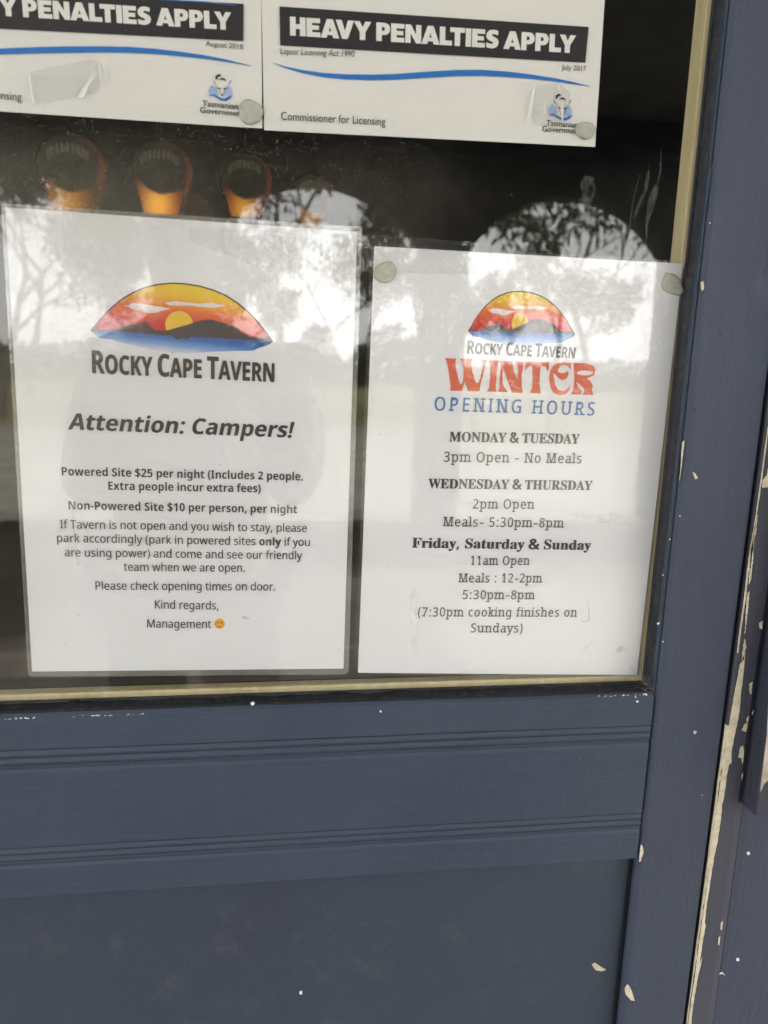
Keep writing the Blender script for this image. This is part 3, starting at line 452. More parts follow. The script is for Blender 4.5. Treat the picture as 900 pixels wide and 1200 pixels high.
  97: (344, [[255,-10,216,1,200,35,151,2,95,-9,64,-4,40,11,25,34,20,63,31,104,63,136,119,164,199,190,199,241,196,266,187,282,171,292,148,296,115,290,104,274,113,257,123,231,120,215,110,202,95,194,77,191,59,194,45,203,36,218,33,236,37,259,49,278,69,295,95,308,126,316,162,318,223,312,263,292,285,259,293,210,293,62,295,40,304,34,320,42,329,28,294,-1],[151,34,174,41,199,63,199,169,154,151,127,123,118,84,126,46]]),
  100: (370, [[140,-10,107,-5,78,10,53,35,35,66,23,104,19,147,24,196,36,237,55,272,81,297,112,313,146,318,189,309,223,280,223,401,220,419,212,430,176,439,176,455,319,455,319,75,325,41,335,32,353,28,353,11,294,6,223,-10,223,39,188,2],[171,28,187,31,202,41,215,56,223,76,223,242,217,257,206,270,174,281,147,273,130,250,121,210,118,153,120,98,130,58,146,36]]),
  105: (198, [[101,362,81,366,65,376,54,393,50,412,54,432,65,449,81,460,101,463,120,460,137,449,147,432,151,412,147,393,136,376,120,366],[18,0,18,16,45,26,52,56,52,252,47,285,20,293,21,310,148,310,148,56,154,26,180,16,180,0]]),
  110: (381, [[18,0,18,16,45,26,52,56,52,253,46,284,36,291,19,294,19,310,148,310,148,267,190,306,243,318,292,306,321,271,330,212,330,56,337,26,347,19,363,16,363,0,202,0,202,16,207,16,228,26,235,56,235,217,229,258,219,268,203,271,173,262,148,235,148,56,154,26,164,19,180,16,180,0]]),
  114: (287, [[18,0,18,16,45,26,52,56,52,252,46,285,20,293,21,310,146,310,146,252,165,280,187,301,210,314,233,318,258,315,275,304,286,287,289,266,287,248,278,234,265,225,248,222,222,231,207,250,189,260,175,255,162,241,152,220,149,192,149,56,152,37,159,25,197,16,197,0]]),
  116: (228, [[124,-9,89,-4,66,10,53,36,48,71,48,279,20,279,20,300,88,369,129,424,144,424,144,310,208,310,208,279,144,279,144,82,149,51,157,43,168,40,189,49,206,75,222,66,182,9]]),
  117: (375, [[131,-10,91,-3,65,17,51,51,46,97,46,248,39,282,29,291,11,294,11,310,142,310,142,74,151,46,162,38,177,36,205,43,228,66,228,248,221,283,209,291,189,294,189,310,324,310,324,70,331,39,360,30,360,13,300,7,228,-10,228,40,209,19,186,3,160,-7]]),
  121: (300, [[52,-140,29,-137,10,-125,-3,-107,-7,-84,-4,-67,5,-53,18,-43,36,-40,64,-49,72,-61,75,-76,74,-81,74,-87,77,-96,86,-99,99,-92,114,-74,129,-44,140,-5,36,251,25,275,15,287,-3,293,-5,293,-5,310,162,310,162,293,136,289,128,275,130,267,133,257,185,119,230,241,236,260,238,274,229,289,203,293,203,310,300,310,300,293,287,290,277,281,259,242,162,-24,129,-96,113,-117,95,-131]]),
 }),
 'gill': (278, {
  48: (500, [[470,341,460,458,431,555,384,628,324,675,250,691,176,675,116,628,69,555,40,458,30,341,40,224,69,127,116,54,176,7,250,-9,324,7,384,54,431,127,460,224],[372,341,357,203,315,115,250,84,185,115,143,203,128,341,143,479,185,567,250,598,315,567,357,479]]),
  49: (500, [[300,682,202,682,202,0,300,0]]),
  50: (500, [[466,93,205,93,328,249,396,369,417,478,390,589,318,664,209,691,129,675,48,626,48,503,101,558,153,587,202,595,262,578,304,534,319,467,307,393,271,321,159,161,34,7,34,0,466,0]]),
  55: (500, [[490,682,49,682,49,589,344,589,94,29,181,-9]]),
  56: (500, [[468,184,457,250,426,306,373,348,421,391,449,441,458,493,431,595,360,665,257,691,150,665,76,596,48,495,69,414,129,348,75,305,43,251,32,185,61,86,140,17,252,-9,362,17,439,86],[360,495,345,444,307,407,253,393,199,408,161,445,146,497,160,550,198,585,255,598,309,584,346,548],[370,192,356,139,316,99,250,84,188,98,146,136,130,192,145,248,187,286,252,300,313,286,355,248]]),
  57: (500, [[187,-9,329,115,426,274,461,442,433,570,356,658,244,691,134,661,62,586,36,489,62,388,131,317,229,290,284,298,335,319,298,231,228,144,127,63],[134,490,149,546,188,584,246,598,304,581,344,536,360,475,355,420,299,392,250,383,191,398,150,436]]),
  65: (667, [[362,686,293,686,0,0,100,0,186,201,476,201,567,0,667,0],[326,536,436,289,224,289]]),
  67: (708, [[656,635,530,678,422,691,300,674,197,624,117,548,66,448,48,331,62,241,104,150,176,69,279,13,416,-9,555,8,663,51,663,158,544,101,425,81,333,93,257,128,199,183,162,254,149,340,162,425,200,497,258,552,333,588,421,601,537,584,656,530]]),
  71: (740, [[673,336,444,336,444,248,575,248,575,108,503,89,427,81,336,93,260,128,201,183,164,255,151,340,164,424,201,496,257,552,330,588,414,601,537,584,659,534,659,633,527,679,416,691,298,673,197,624,119,548,68,451,50,337,68,224,118,129,195,55,295,8,413,-9,544,4,673,47]]),
  74: (250, [[174,682,76,682,76,21,70,-67,39,-120,-37,-137,-62,-137,-44,-228,-14,-230,58,-219,111,-188,147,-141,168,-80,174,-8]]),
  76: (490, [[172,682,74,682,74,0,480,0,480,88,172,88]]),
  84: (604, [[587,682,17,682,17,594,253,594,253,0,351,0,351,594,587,594]]),
  97: (427, [[411,80,383,62,364,56,351,61,347,79,347,310,325,394,267,442,184,458,98,443,35,397,35,300,104,356,177,374,222,366,249,340,258,295,258,271,179,243,107,214,50,172,26,101,40,47,78,7,136,-9,197,2,257,37,279,2,325,-9,363,-2,411,26],[258,91,221,64,180,54,134,72,116,117,136,162,187,195,258,222]]),
  99: (438, [[393,427,331,450,263,458,188,447,126,415,80,365,51,298,41,216,70,99,150,20,269,-9,342,-1,403,17,403,105,341,83,284,75,204,93,151,144,132,224,150,304,197,357,269,376,326,367,393,332]]),
  101: (479, [[438,130,360,90,281,76,207,91,156,136,130,211,446,211,437,300,412,370,371,419,317,448,251,458,141,429,68,350,41,230,50,158,77,92,122,39,183,4,259,-9,357,4,438,44],[132,270,154,330,194,368,253,381,308,367,343,329,358,270]]),
  102: (250, [[296,682,226,691,172,679,129,648,87,585,72,482,72,449,9,449,9,369,72,369,72,0,161,0,161,369,242,369,242,449,161,449,161,492,170,551,199,590,256,603,296,595]]),
  103: (427, [[421,449,236,449,131,430,64,377,40,294,46,248,64,210,95,178,139,153,139,151,87,126,68,87,79,58,113,30,49,4,12,-37,0,-94,27,-164,100,-212,207,-230,321,-213,394,-164,419,-87,407,-34,365,10,289,38,187,64,152,96,186,127,260,142,334,181,363,226,376,282,366,332,329,380,421,380],[296,293,285,249,255,220,210,209,163,219,131,248,120,291,132,332,164,361,209,372,252,361,284,333],[333,-94,318,-129,276,-151,209,-159,141,-151,98,-128,84,-90,97,-55,133,-31,186,-22,249,-28,307,-50]]),
  105: (219, [[154,449,65,449,65,0,154,0],[163,585,147,622,110,638,73,622,57,585,73,548,110,532,147,548]]),
  108: (219, [[154,682,65,682,65,0,154,0]]),
  109: (771, [[59,449,59,0,148,0,148,326,201,371,260,383,301,372,330,338,341,279,341,0,430,0,430,326,481,367,530,383,577,371,610,335,623,278,623,0,712,0,712,282,694,375,642,436,563,458,504,447,455,418,413,377,356,437,279,458,215,441,148,390,148,449]]),
  110: (500, [[150,449,61,449,61,0,150,0,150,322,207,372,262,387,309,373,339,336,350,278,350,0,439,0,439,277,418,379,363,438,286,458,213,440,152,390,150,390]]),
  111: (552, [[273,458,152,427,68,346,36,229,67,106,150,22,273,-9,354,2,421,34,472,84,505,150,516,229,484,347,399,428],[272,378,351,358,405,306,425,228,406,144,353,90,272,71,196,91,145,146,127,229,146,306,197,358]]),
  113: (500, [[354,-230,443,-230,443,449,279,449,174,432,104,389,62,332,41,272,36,221,66,101,146,21,264,-9,306,-5,354,7],[354,369,354,86,312,71,270,66,196,87,146,143,127,222,149,305,204,354,273,369]]),
  114: (396, [[69,449,69,0,158,0,158,235,173,305,212,354,267,373,306,361,350,329,397,406,343,445,290,458,248,447,204,410,160,346,158,346,158,449]]),
  115: (385, [[324,421,256,449,192,458,114,443,62,401,44,336,98,240,200,177,254,120,235,83,188,69,123,84,41,128,41,32,120,0,197,-9,273,8,326,54,345,123,322,185,244,249,160,304,135,339,151,369,194,380,253,369,324,333]]),
  116: (333, [[167,542,0,379,0,369,78,369,78,132,94,59,143,10,224,-9,277,0,332,21,332,104,280,79,231,71,203,77,178,98,167,139,167,369,309,369,309,449,167,449]]),
  117: (500, [[437,0,437,449,348,449,348,128,299,81,241,65,190,77,159,110,149,164,149,449,60,449,60,170,80,73,134,12,215,-9,284,9,348,57,348,0]]),
  118: (438, [[206,-9,236,-9,434,449,339,449,221,173,100,449,3,449]]),
  121: (438, [[438,449,338,449,222,196,101,449,0,449,174,96,21,-230,120,-230]]),
 }),
}
def load_glyphs():
    out = {}
    for name, (sp, tab) in GLYPHS.items():
        d = {' ': (sp, [])}
        for code, (adv, cs) in tab.items(): d[chr(code)] = (adv, [list(zip(c[0::2], c[1::2])) for c in cs])
        out[name] = d
    return out
G = load_glyphs()
CAPH = {'sans': 714, 'bold': 714, 'serif': 686, 'gill': 690}
for k in CAPH:
    hs = [p[1] for ch in 'PIMT' if ch in G[k] for c in G[k][ch][1] for p in c]
    if hs: CAPH[k] = max(hs)
def glyph_slabs(ch, cs):
    """short serifs on the stem ends of a plain glyph"""
    out = []; th, ov = 56, 74
    ys = [p[1] for c in cs for p in c]
    if ch in '-:.,()&!$': return out
    top = 714 if (ch.isupper() or ch in 'lkdbfh17') else 536
    for c in cs:
        for a, b in zip(c, c[1:] + c[:1]):
            if abs(a[1]-b[1]) > 4 or abs(a[0]-b[0]) < 34 or abs(a[0]-b[0]) > 95: continue
            y = a[1]; x0, x1 = min(a[0], b[0]), max(a[0], b[0])
            if ch == 'p' and (abs(y) < 9 or x0 > 100): continue
            if abs(y) < 9: out.append([(x0-ov, 0), (x1+ov, 0), (x1+ov, th), (x0-ov, th)])
            elif ch == 'p' and y < -110: out.append([(x0-ov, y), (x1+ov, y), (x1+ov, y+th), (x0-ov, y+th)])
            elif y > 340 and ch in 'NHUIRyVMPE':
                out.append([(x0-ov, y-th), (x1+ov, y-th), (x1+ov, y), (x0-ov, y)])
            elif y > 340 and ch in 'mnpilkhdru1':
                out.append([(x0-ov*1.3, y-th), (x0+10, y-th), (x0+10, y), (x0-ov*1.3, y)])
    return out
def text(parent, s, font, p0, p1, cap, mat, Y, italic=0, slab=False, heavy=0, small=None, spacing=0, runs=None, name='text_line'):
    """one printed line whose ink runs from p0 to p1 (measured), with capitals `cap` tall"""
    A, B = at(*p0, Y), at(*p1, Y); base = Vector((B.x-A.x, B.z-A.z)); L = base.length; u = base / L; upv = Vector((-u.y, u.x))
    mx, my = (p0[0]+p1[0])/2, (p0[1]+p1[1])/2
    H = (at(mx, my-cap, Y) - at(mx, my, Y)).length
    x = 0; polys = []
    for i, ch in enumerate(s):
        f = font if not (runs and runs[0] <= i < runs[1]) else 'bold'
        g = G[f].get(ch) or G['sans'].get(ch) or G['bold'].get(ch) or G['gill'].get(ch)
        if g is None: continue
        k = 1.0
        if small and i in small: k = small[i]
        cs = g[1]
        if slab:
            cs2 = glyph_slabs(ch, cs)
        else: cs2 = []
        h = 714 / CAPH[f] 
        if slab and ch == '-': cs = [[(p[0]*1.35, p[1]) for p in c] for c in cs]; g = (g[0]*1.3, cs)
        conv = lambda c: [((x + p[0]*k + italic*p[1]*k), p[1]*k*h) for p in c]
        if cs: polys.append([conv(c) for c in cs])
        for q in cs2: polys.append([conv(q)])
        hv = heavy + (16 if font == 'bold' and ch in '$().,:!-' and not slab else 0) + (20 if font == 'serif' and ch == '&' else 0)
        if hv and cs:
            for sx, sy_ in ((-hv, 0), (-hv/2, hv*.35), (hv/2, -hv*.35), (hv, 0), (0, hv*.8), (0, -hv*.8)): polys.append([[(px_+sx, py_+sy_) for px_, py_ in conv(c)] for c in cs])
        x += g[0]*k + spacing + (62 if slab else 0)
    xs = [p[0] for g_ in polys for c in g_ for p in c]; x0, x1 = min(xs), max(xs); sx = L / (x1-x0); sy = H / 714.0
    bm = BM()
    for n_, g_ in enumerate(polys):
        out = [[(A.x + u.x*(p[0]-x0)*sx + upv.x*p[1]*sy, A.z + u.y*(p[0]-x0)*sx + upv.y*p[1]*sy) for p in c] for c in g_]
        sheet(bm, out, Y - .000009*(n_ % 29))
    return part(name, bm, mat, parent)
def printed(name, parent, polys, mat, Y): return part(name, sheet(BM(), polys, Y), mat, parent)
def band(pts, w, closed=False):
    """outline of a brush line with varying width, in measured points"""
    up, dn = [], []
    for i, (a, b) in enumerate(pts):
        q0, q1 = pts[max(0, i-1)], pts[min(len(pts)-1, i+1)]; t_ = Vector((q1[0]-q0[0], q1[1]-q0[1])).normalized()
        up.append((a + t_.y*w[i]/2, b - t_.x*w[i]/2)); dn.append((a - t_.y*w[i]/2, b + t_.x*w[i]/2))
    return up + dn[::-1]
def ell(cx, cy, rx, ry, n=24, a0=0, a1=360):
    return [(cx + rx*math.cos(math.radians(a0+(a1-a0)*i/n)), cy + ry*math.sin(math.radians(a0+(a1-a0)*i/n))) for i in range(n + (0 if a1-a0 == 360 else 1))]

# planes measured outward (-y) from the notices
P_PAPER, P_PRINT, P_FILM, P_TAPE, G_IN, G_OUT, D_FACE = 0.0, -.00022, -.0010, -.0016, -.0026, -.0066, -.0200

# ================================================================== large structure: the place around the door
def structure(name, bm, mat, smooth=False): return tag(part(name, bm, mat, None, smooth), kind='structure')
ARC = -4.215                         # inner face of the arcade
GROUND = -.12
t = NT('gravel_and_grass'); v = t.coord(); g = t.n('NewGeometry'); sp = t.n('SeparateXYZ'); t.l(g.outputs['Position'], sp.inputs[0])
wob = t.noise(.25, 4, v); d = t.math('ADD', sp.outputs['Y'], t.math('MULTIPLY', wob, 5.0))
n = t.noise(2.5, 6, v, .7); gr = t.noise(60, 3, v)
gravel = t.mix(t.ramp(n, .3, .7), (.25, .235, .205), (.36, .34, .30)); grass = t.mix(t.ramp(n, .35, .7), (.13, .13, .06), (.25, .225, .12))
M['ground'] = t.done(t.bsdf(t.mix(t.ramp(d, -13.5, -12.0), grass, gravel), .9, .1, t.bump(gr, .6, .02)))
bm = BM(); bmesh.ops.create_grid(bm, x_segments=40, y_segments=40, size=300)
for vv in bm.verts: vv.co.z = GROUND
structure('ground', bm, M['ground'])
M['slab'] = plain('verandah_concrete', (.30, .28, .25), .8, .3, .2, 14, .3)
structure('verandah_floor', box(BM(), -3.2, 3.6, ARC-.32, .12, -.30, 0), M['slab'])
M['wall_in'] = plain('dark_rendered_wall', (.055, .065, .085), .8, .2, .2, 12, .2)
def arch_wall():
    bm = BM(); hw_, ra, za = .672, .80, FLOOR+1.115     # half width, arc radius, crown height
    xs = [.21 + 1.63*k for k in range(-1, 2)]
    outer = [(-2.30, 0.0), (2.92, 0.0), (2.92, 3.0), (-2.30, 3.0)]
    holes = []
    for cx in xs:
        a0 = math.acos(hw_/ra); h = [(cx-hw_, .28), (cx+hw_, .28)] + [(cx + ra*math.cos(a0+(math.pi-2*a0)*k/30), za-ra + ra*math.sin(a0+(math.pi-2*a0)*k/30)) for k in range(31)]
        holes.append(h)
    return slab(bm, outer, ARC-.20, ARC, holes)
aw = thing('arcade_wall', 'dark arcade with round arches mirrored in the window glass', 'arcade', (0, ARC, 0))
part('wall', arch_wall(), M['wall_in'], aw)
for k in range(-1, 2):
    cx = .21+1.63*k; part('sill', box(BM(), cx-.667, cx+.667, ARC-.24, ARC+.03, .281, .315), M['slab'], aw, bevel=.008)
M['ceil'] = plain('dark_ceiling_boards', (.12, .12, .115), .7, .3, .15, 5)
vr = thing('verandah_roof', 'dark verandah ceiling above the door mirrored in the top of the glass', 'roof', (0, -2, 2.85))
for i in range(16):
    y0 = -4.2 + i*.268; part('ceiling_board', box(BM(), -2.6, 3.2, y0, y0+.262, 2.86, 2.88), M['ceil'], vr)
part('roof_sheet', box(BM(), -2.75, 3.35, ARC-.5, 0.2, 3.02, 3.08), M['ceil'], vr)

# ---- building wall round the door, and the dark bar-room behind the glass
M['board'] = paint('navy_weatherboard_paint', (.066, .080, .12), (6, 300, 300))
bw = thing('tavern_wall', 'navy weatherboard wall of the tavern beside the door', 'wall', (0, 0, 0))
def clad(x0, x1, z0, z1):
    z = z0
    while z < z1 - .01:
        zz = min(z+.15, z1); bm = BM()
        vs = [bm.verts.new(c) for c in ((x0,-.030,z),(x1,-.030,z),(x1,-.012,zz),(x0,-.012,zz),(x0,.03,z),(x1,.03,z),(x1,.03,zz),(x0,.03,zz))]
        for f in ((0,1,2,3),(5,4,7,6),(4,5,1,0),(3,2,6,7),(4,0,3,7),(1,5,6,2)): bm.faces.new([vs[i] for i in f])
        part('weatherboard', bm, M['board'], bw); z += .15
clad(-3.2, -.62, 0.002, 2.85); clad(.95, 3.2, 0.002, 2.85); clad(-.615, .945, 2.2, 2.85)
part('inner_wall', slab(BM(), [(-9, .002), (9, .002), (9, 3), (-9, 3)], .06, .16, [[(-.55, .01), (.9, .01), (.9, 2.15), (-.55, 2.15)]]), M['wall_in'], bw)
M['room'] = plain('dim_room_wall', (.15, .16, .17), .9, .1, .3, 3)
M['carpet'] = plain('brown_carpet', (.30, .24, .18), .95, .05, .3, 40, .3)
bm = BM(); box(bm, -3, 3, 5.0, 5.1, 0, 2.8); box(bm, -3.1, -3, .16, 5, 0, 2.8); box(bm, 3, 3.1, .16, 5, 0, 2.8); box(bm, -3, 3, .16, 5.1, 2.8, 2.9)
rw = part('room_walls', bm, M['room']); tag(rw, 'dark bar-room walls seen dimly through the glass', 'wall')
structure('room_floor', box(BM(), -3, 3, .16, 5.1, -.1, -.004), M['carpet'])
# low brown cabinet right behind the door glass
cab = thing('counter', 'dull brown counter standing inside behind the lower glass', 'counter', (-.3, .3, 0))
M['counter'] = plain('brown_counter_top', (.52, .43, .33), .7, .3, .35, 9, .3)
part('counter_top', box(BM(), -1.5, .75, .165, 1.7, 1.055, 1.085), M['counter'], cab, bevel=.006)
part('counter_front', box(BM(), -1.46, .71, .19, 1.6, 0, 1.053), M['counter'], cab)

# ---- glowing bar badges hanging inside
def emis(name, col, st):
    t = NT(name); v = t.coord(); n = t.noise(30, 3, v); e = t.n('Emission'); e.inputs['Strength'].default_value = st
    t.l(t.mix(t.ramp(n, .3, .75), tuple(x*.55 for x in col), col), e.inputs['Color']); return t.done(e.outputs[0])
M['glow_red'] = emis('lit_red_rim', (.6, .18, .10), .016)
M['glow_face'] = emis('lit_green_face', (.34, .30, .16), .014); M['glow_pale'] = emis('lit_pale_marks', (.8, .72, .5), .04)
M['badge_dark'] = emis('lit_dark_hill', (.16, .15, .09), .03)
M['badge_face'] = plain('olive_badge_face', (.42, .38, .24), .7, .2, .3, 14); M['badge_hill'] = plain('dark_badge_hill', (.20, .19, .13), .7, .2, .3, 14)
rail = tag(part('hanging_rail', tube(BM(), [(-1.6, 1.5, 2.3), (.8, 3.1, 2.3)], .012), M['dark']), 'dark rail carrying the lit badges inside', 'rail')
def glow(name, col, st, cx, cz, rad):
    """a lit panel, brightest over its lamp"""
    t = NT(name); g = t.n('NewGeometry'); sp = t.n('SeparateXYZ'); t.l(g.outputs['Position'], sp.inputs[0])
    a = t.math('POWER', t.math('SUBTRACT', sp.outputs['X'], cx), 2.0); b_ = t.math('POWER', t.math('MULTIPLY', t.math('SUBTRACT', sp.outputs['Z'], cz), .75), 2.0)
    d = t.math('DIVIDE', t.math('SQRT', t.math('ADD', a, b_)), rad); k = t.ramp(d, 0.15, 1.0, 1.0, 0.02)
    e = t.n('Emission'); t.l(t.mix(t.ramp(d, .2, .8), col, tuple(x_*y_ for x_, y_ in zip(col, (.9, .45, .5)))), e.inputs['Color'])
    t.l(t.math('MULTIPLY', t.math('POWER', k, 1.3), st), e.inputs['Strength']); return t.done(e.outputs[0])
def badge(px, py, rpx, Y, gain, label):
    c = at(px, py, Y); r = (at(px+rpx, py, Y)-c).length
    og = glow('lit_orange_badge', (1, .45, .04), .42*gain, c.x-.08*r, c.z-1.05*r, r*.95); 
    rg = glow('lit_red_rim', (.7, .16, .08), .05, c.x+.8*r, c.z-.1*r, r*1.3)
    b = thing('bar_badge', label, 'badge', tuple(c), 'lit badges hanging inside the bar')
    def P(name, pts, y0, y1, m): return part(name, slab(BM(), [(c.x+a*r, c.z+z_*r) for a, z_ in pts], Y+y0, Y+y1), m, b)
    prof = [(.62, -1.35), (.95, -.2), (1.0, .2), (.85, .62), (.5, .92), (0, 1.05), (-.5, .92), (-.85, .62), (-1.0, .2), (-.95, -.2), (-.62, -1.35)]
    P('rim', [(a*1.0, z_*1.0) for a, z_ in prof], 0, .03, rg)
    P('face', [(a*.88, z_*.93) for a, z_ in prof], -.006, -.001, M['badge_face'])
    P('lower_panel', [(.52, -1.3), (.80, -.42), (.45, -.62), (0, -.7), (-.4, -.55), (-.82, -.15), (-.54, -1.3)], -.012, -.007, og)
    P('hill', [(.75, -.38), (.8, .1), (.4, .28), (0, .2), (-.5, .05), (-.82, -.12), (-.4, -.5), (0, -.66), (.45, -.58)], -.012, -.007, M['badge_hill'])
    for k in range(9):
        a = math.radians(140 - k*12.5); q = Vector((math.cos(a)*.72, math.sin(a)*.55+.05)); hgt = .17
        P('letter_stroke', [(q.x-.035, q.y-hgt), (q.x+.03, q.y-hgt), (q.x+.04, q.y+hgt*.6), (q.x-.03, q.y+hgt*.6)], -.016, -.012, M['glow_pale'])
    part('cord', tube(BM(), [(c.x, Y+.015, c.z+r*1.0), (c.x, Y+.015, 2.3)], .004), M['dark'], b)
badge(82, 198, 40, 1.75, .45, 'lit badge with dim orange foot, far left above the campers notice')
badge(188, 203, 36, 1.95, 1.0, 'brightest lit badge with big orange foot, above the campers notice logo')
badge(287, 212, 31, 2.2, .55, 'lit badge with small orange foot, third from left')
badge(366, 232, 25, 2.5, .25, 'faint lit badge nearest the gap between the two notices')

# ================================================================== the door
door = thing('door', 'navy blue painted tavern door with glazed upper half full of notices', 'door', (0, 0, 0))
xr = .3322; xo = X(845, 900, -.0212) - .0010; zr = Z(500, 822, D_FACE); zb = Z(600, 1017, D_FACE)
GX0 = -.372; GTOP = 1.93
part('stile', box(BM(), xr, xo, D_FACE, .022, .006, 2.03), M['paint_v'], door, bevel=.0045, seg=5)
part('stile', box(BM(), GX0-.075, GX0-.001, D_FACE, .022, .006, 2.03), M['paint_v'], door, bevel=.0016, seg=3)
part('top_rail', box(BM(), GX0, xr-.0012, D_FACE+.0004, .022, GTOP, 2.03), M['paint_h'], door, bevel=.0016)
# lock rail with two sets of three reeds
def lock_rail():
    zs = [(zr, 0)]
    g1 = [Z(762, y, D_FACE) for y in (850.5, 858.5, 866.5)]; g2 = [Z(751, y, D_FACE) for y in (954, 961, 968)]
    prof = [(D_FACE+.0022, zr), (D_FACE+.0003, zr-.0018)]
    for grp in (g1, g2):
        for i, z in enumerate(grp):
            prof += [(D_FACE, z+.0010), (D_FACE+.0014, z+.0001), (D_FACE+.0005, z-.0009)]
            if i < 2:
                zn = grp[i+1]; prof += [(D_FACE-.0004, (z+zn)/2)]
            else: prof += [(D_FACE+.0011, z-.0032), (D_FACE, z-.0052)]
    prof += [(D_FACE+.0002, zb+.0016), (D_FACE+.0022, zb)]
    bm = BM(); n_ = 24; rows = []
    x0, x1 = GX0, xr-.0012
    full = [(.022, zr)] + prof + [(.022, zb)]
    for i in range(n_+1):
        x = x0+(x1-x0)*i/n_
        rows.append([bm.verts.new((x, y + (mnoise.noise(Vector((x*9, 0, z*40)))*.0004 if y < 0 else 0), z + mnoise.noise(Vector((x*5, 3, z*30)))*.0004)) for y, z in full])
    for a, b in zip(rows, rows[1:]):
        for j in range(len(full)):
            k = (j+1) % len(full); bm.faces.new((a[j], a[k], b[k], b[j]))
    bm.faces.new(rows[0]); bm.faces.new(rows[-1][::-1]); bmesh.ops.recalc_face_normals(bm, faces=bm.faces)
    return bm
part('lock_rail', lock_rail(), M['paint_h'], door)
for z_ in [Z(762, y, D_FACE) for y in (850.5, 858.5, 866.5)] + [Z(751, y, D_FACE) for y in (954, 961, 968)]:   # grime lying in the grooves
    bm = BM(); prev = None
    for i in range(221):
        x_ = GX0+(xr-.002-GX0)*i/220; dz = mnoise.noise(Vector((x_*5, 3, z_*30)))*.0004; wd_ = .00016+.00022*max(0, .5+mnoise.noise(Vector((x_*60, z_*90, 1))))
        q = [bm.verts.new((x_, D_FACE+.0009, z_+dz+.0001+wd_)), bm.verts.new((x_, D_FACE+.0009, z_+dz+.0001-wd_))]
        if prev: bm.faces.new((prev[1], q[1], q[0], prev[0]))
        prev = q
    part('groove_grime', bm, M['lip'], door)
part('bottom_rail', box(BM(), GX0, xr-.0012, D_FACE+.0004, .022, .006, .20), M['paint_h'], door, bevel=.0016)
part('bottom_panel', box(BM(), GX0+.001, xr-.0008, D_FACE+.0095, .016, .202, zb-.0006), M['paint_panel'], door)
# thin near-black strip down the panel's edge
part('panel_edge_strip', box(BM(), xr-.0024, xr-.0009, D_FACE+.0065, D_FACE+.0094, .203, zb-.0008), M['dark'], door)
# inside bead (cream) round the glass
def beadpts():
    xi = X(797.5, 300, .0025); zi = Z(450, 800.5, .0025); return xi, zi
xi, zi = beadpts()
xi2 = X(756, 770, .0025)
bead_v = slab(BM(), [(X(820,0,.0025), at(820,0,.0025).z), (X(838.5,0,.0025), at(838.5,0,.0025).z), (X(764,790,.0025)+.001, zi-.012), (X(749,790,.0025)+.0005, zi-.0005), ], .0025, .016)
bm = BM(); box(bm, xi+.0005, xr+.002, .0025, .018, zi-.0005, GTOP+.01); bead_v.free()
part('inside_bead', bm, M['cream'], door, bevel=.0012)
part('inside_bead', box(BM(), GX0-.001, xr+.002, .0022, .012, zi-.020, zi), M['cream'], door, bevel=.0012)
part('inside_bead', box(BM(), GX0-.002, GX0+.008, .0025, .018, zi+.001, GTOP+.01), M['cream'], door, bevel=.0012)
part('inside_bead', box(BM(), GX0+.009, xi, .0025, .018, GTOP-.008, GTOP+.012), M['cream'], door, bevel=.0012)
# thin amber edge of old sealant beside the bead near the top
glass = part('glass_pane', box(BM(), GX0-.004, xr+.004, G_OUT, G_IN, zr-.004, GTOP+.004), M['glass'], door)
# putty run between glass and timber, lumpy
def putty_run(a, b, n_, w0, w1, horiz):
    bm = BM(); rows = []
    for i in range(n_+1):
        s_ = a+(b-a)*i/n_; ww = w0 + (w1-w0)*(.5+.9*mnoise.noise(Vector((s_*45, 5, 1)))) + .0012*mnoise.noise(Vector((s_*260, 1, 2)))
        d_ = .0055+.002*mnoise.noise(Vector((s_*120, 9, 2)))
        if horiz: rows.append([bm.verts.new(c) for c in ((s_, G_OUT-.0002, zr-.003), (s_, G_OUT-.0002, zr+ww), (s_, G_OUT-d_*.5, zr+ww*.8), (s_, G_OUT-d_, zr+ww*.25), (s_, D_FACE+.0035, zr+.0006), (s_, D_FACE+.0035, zr-.003))])
        else: rows.append([bm.verts.new(c) for c in ((xr+.003, G_OUT-.0002, s_), (xr-ww, G_OUT-.0002, s_), (xr-ww*.8, G_OUT-d_*.5, s_), (xr-ww*.35, G_OUT-d_, s_), (xr-.0004, G_OUT-.0075, s_), (xr+.003, G_OUT-.0075, s_))])
    for p, q in zip(rows, rows[1:]):
        for j in range(6): k = (j+1) % 6; bm.faces.new((p[j], p[k], q[k], q[j]))
    bm.faces.new(rows[0]); bm.faces.new(rows[-1][::-1]); bmesh.ops.recalc_face_normals(bm, faces=bm.faces); return bm
part('putty_line', putty_run(GX0, xr, 320, .0012, .0030, True), M['putty'], door, True)
part('putty_line', putty_run(zr, GTOP, 320, .0026, .0042, False), M['putty'], door, True)
part('rebate_edge', box(BM(), xr-.0016, xr-.0002, D_FACE+.0016, G_OUT-.008, zr+.0015, GTOP), M['paint_blue'], door, bevel=.0005)
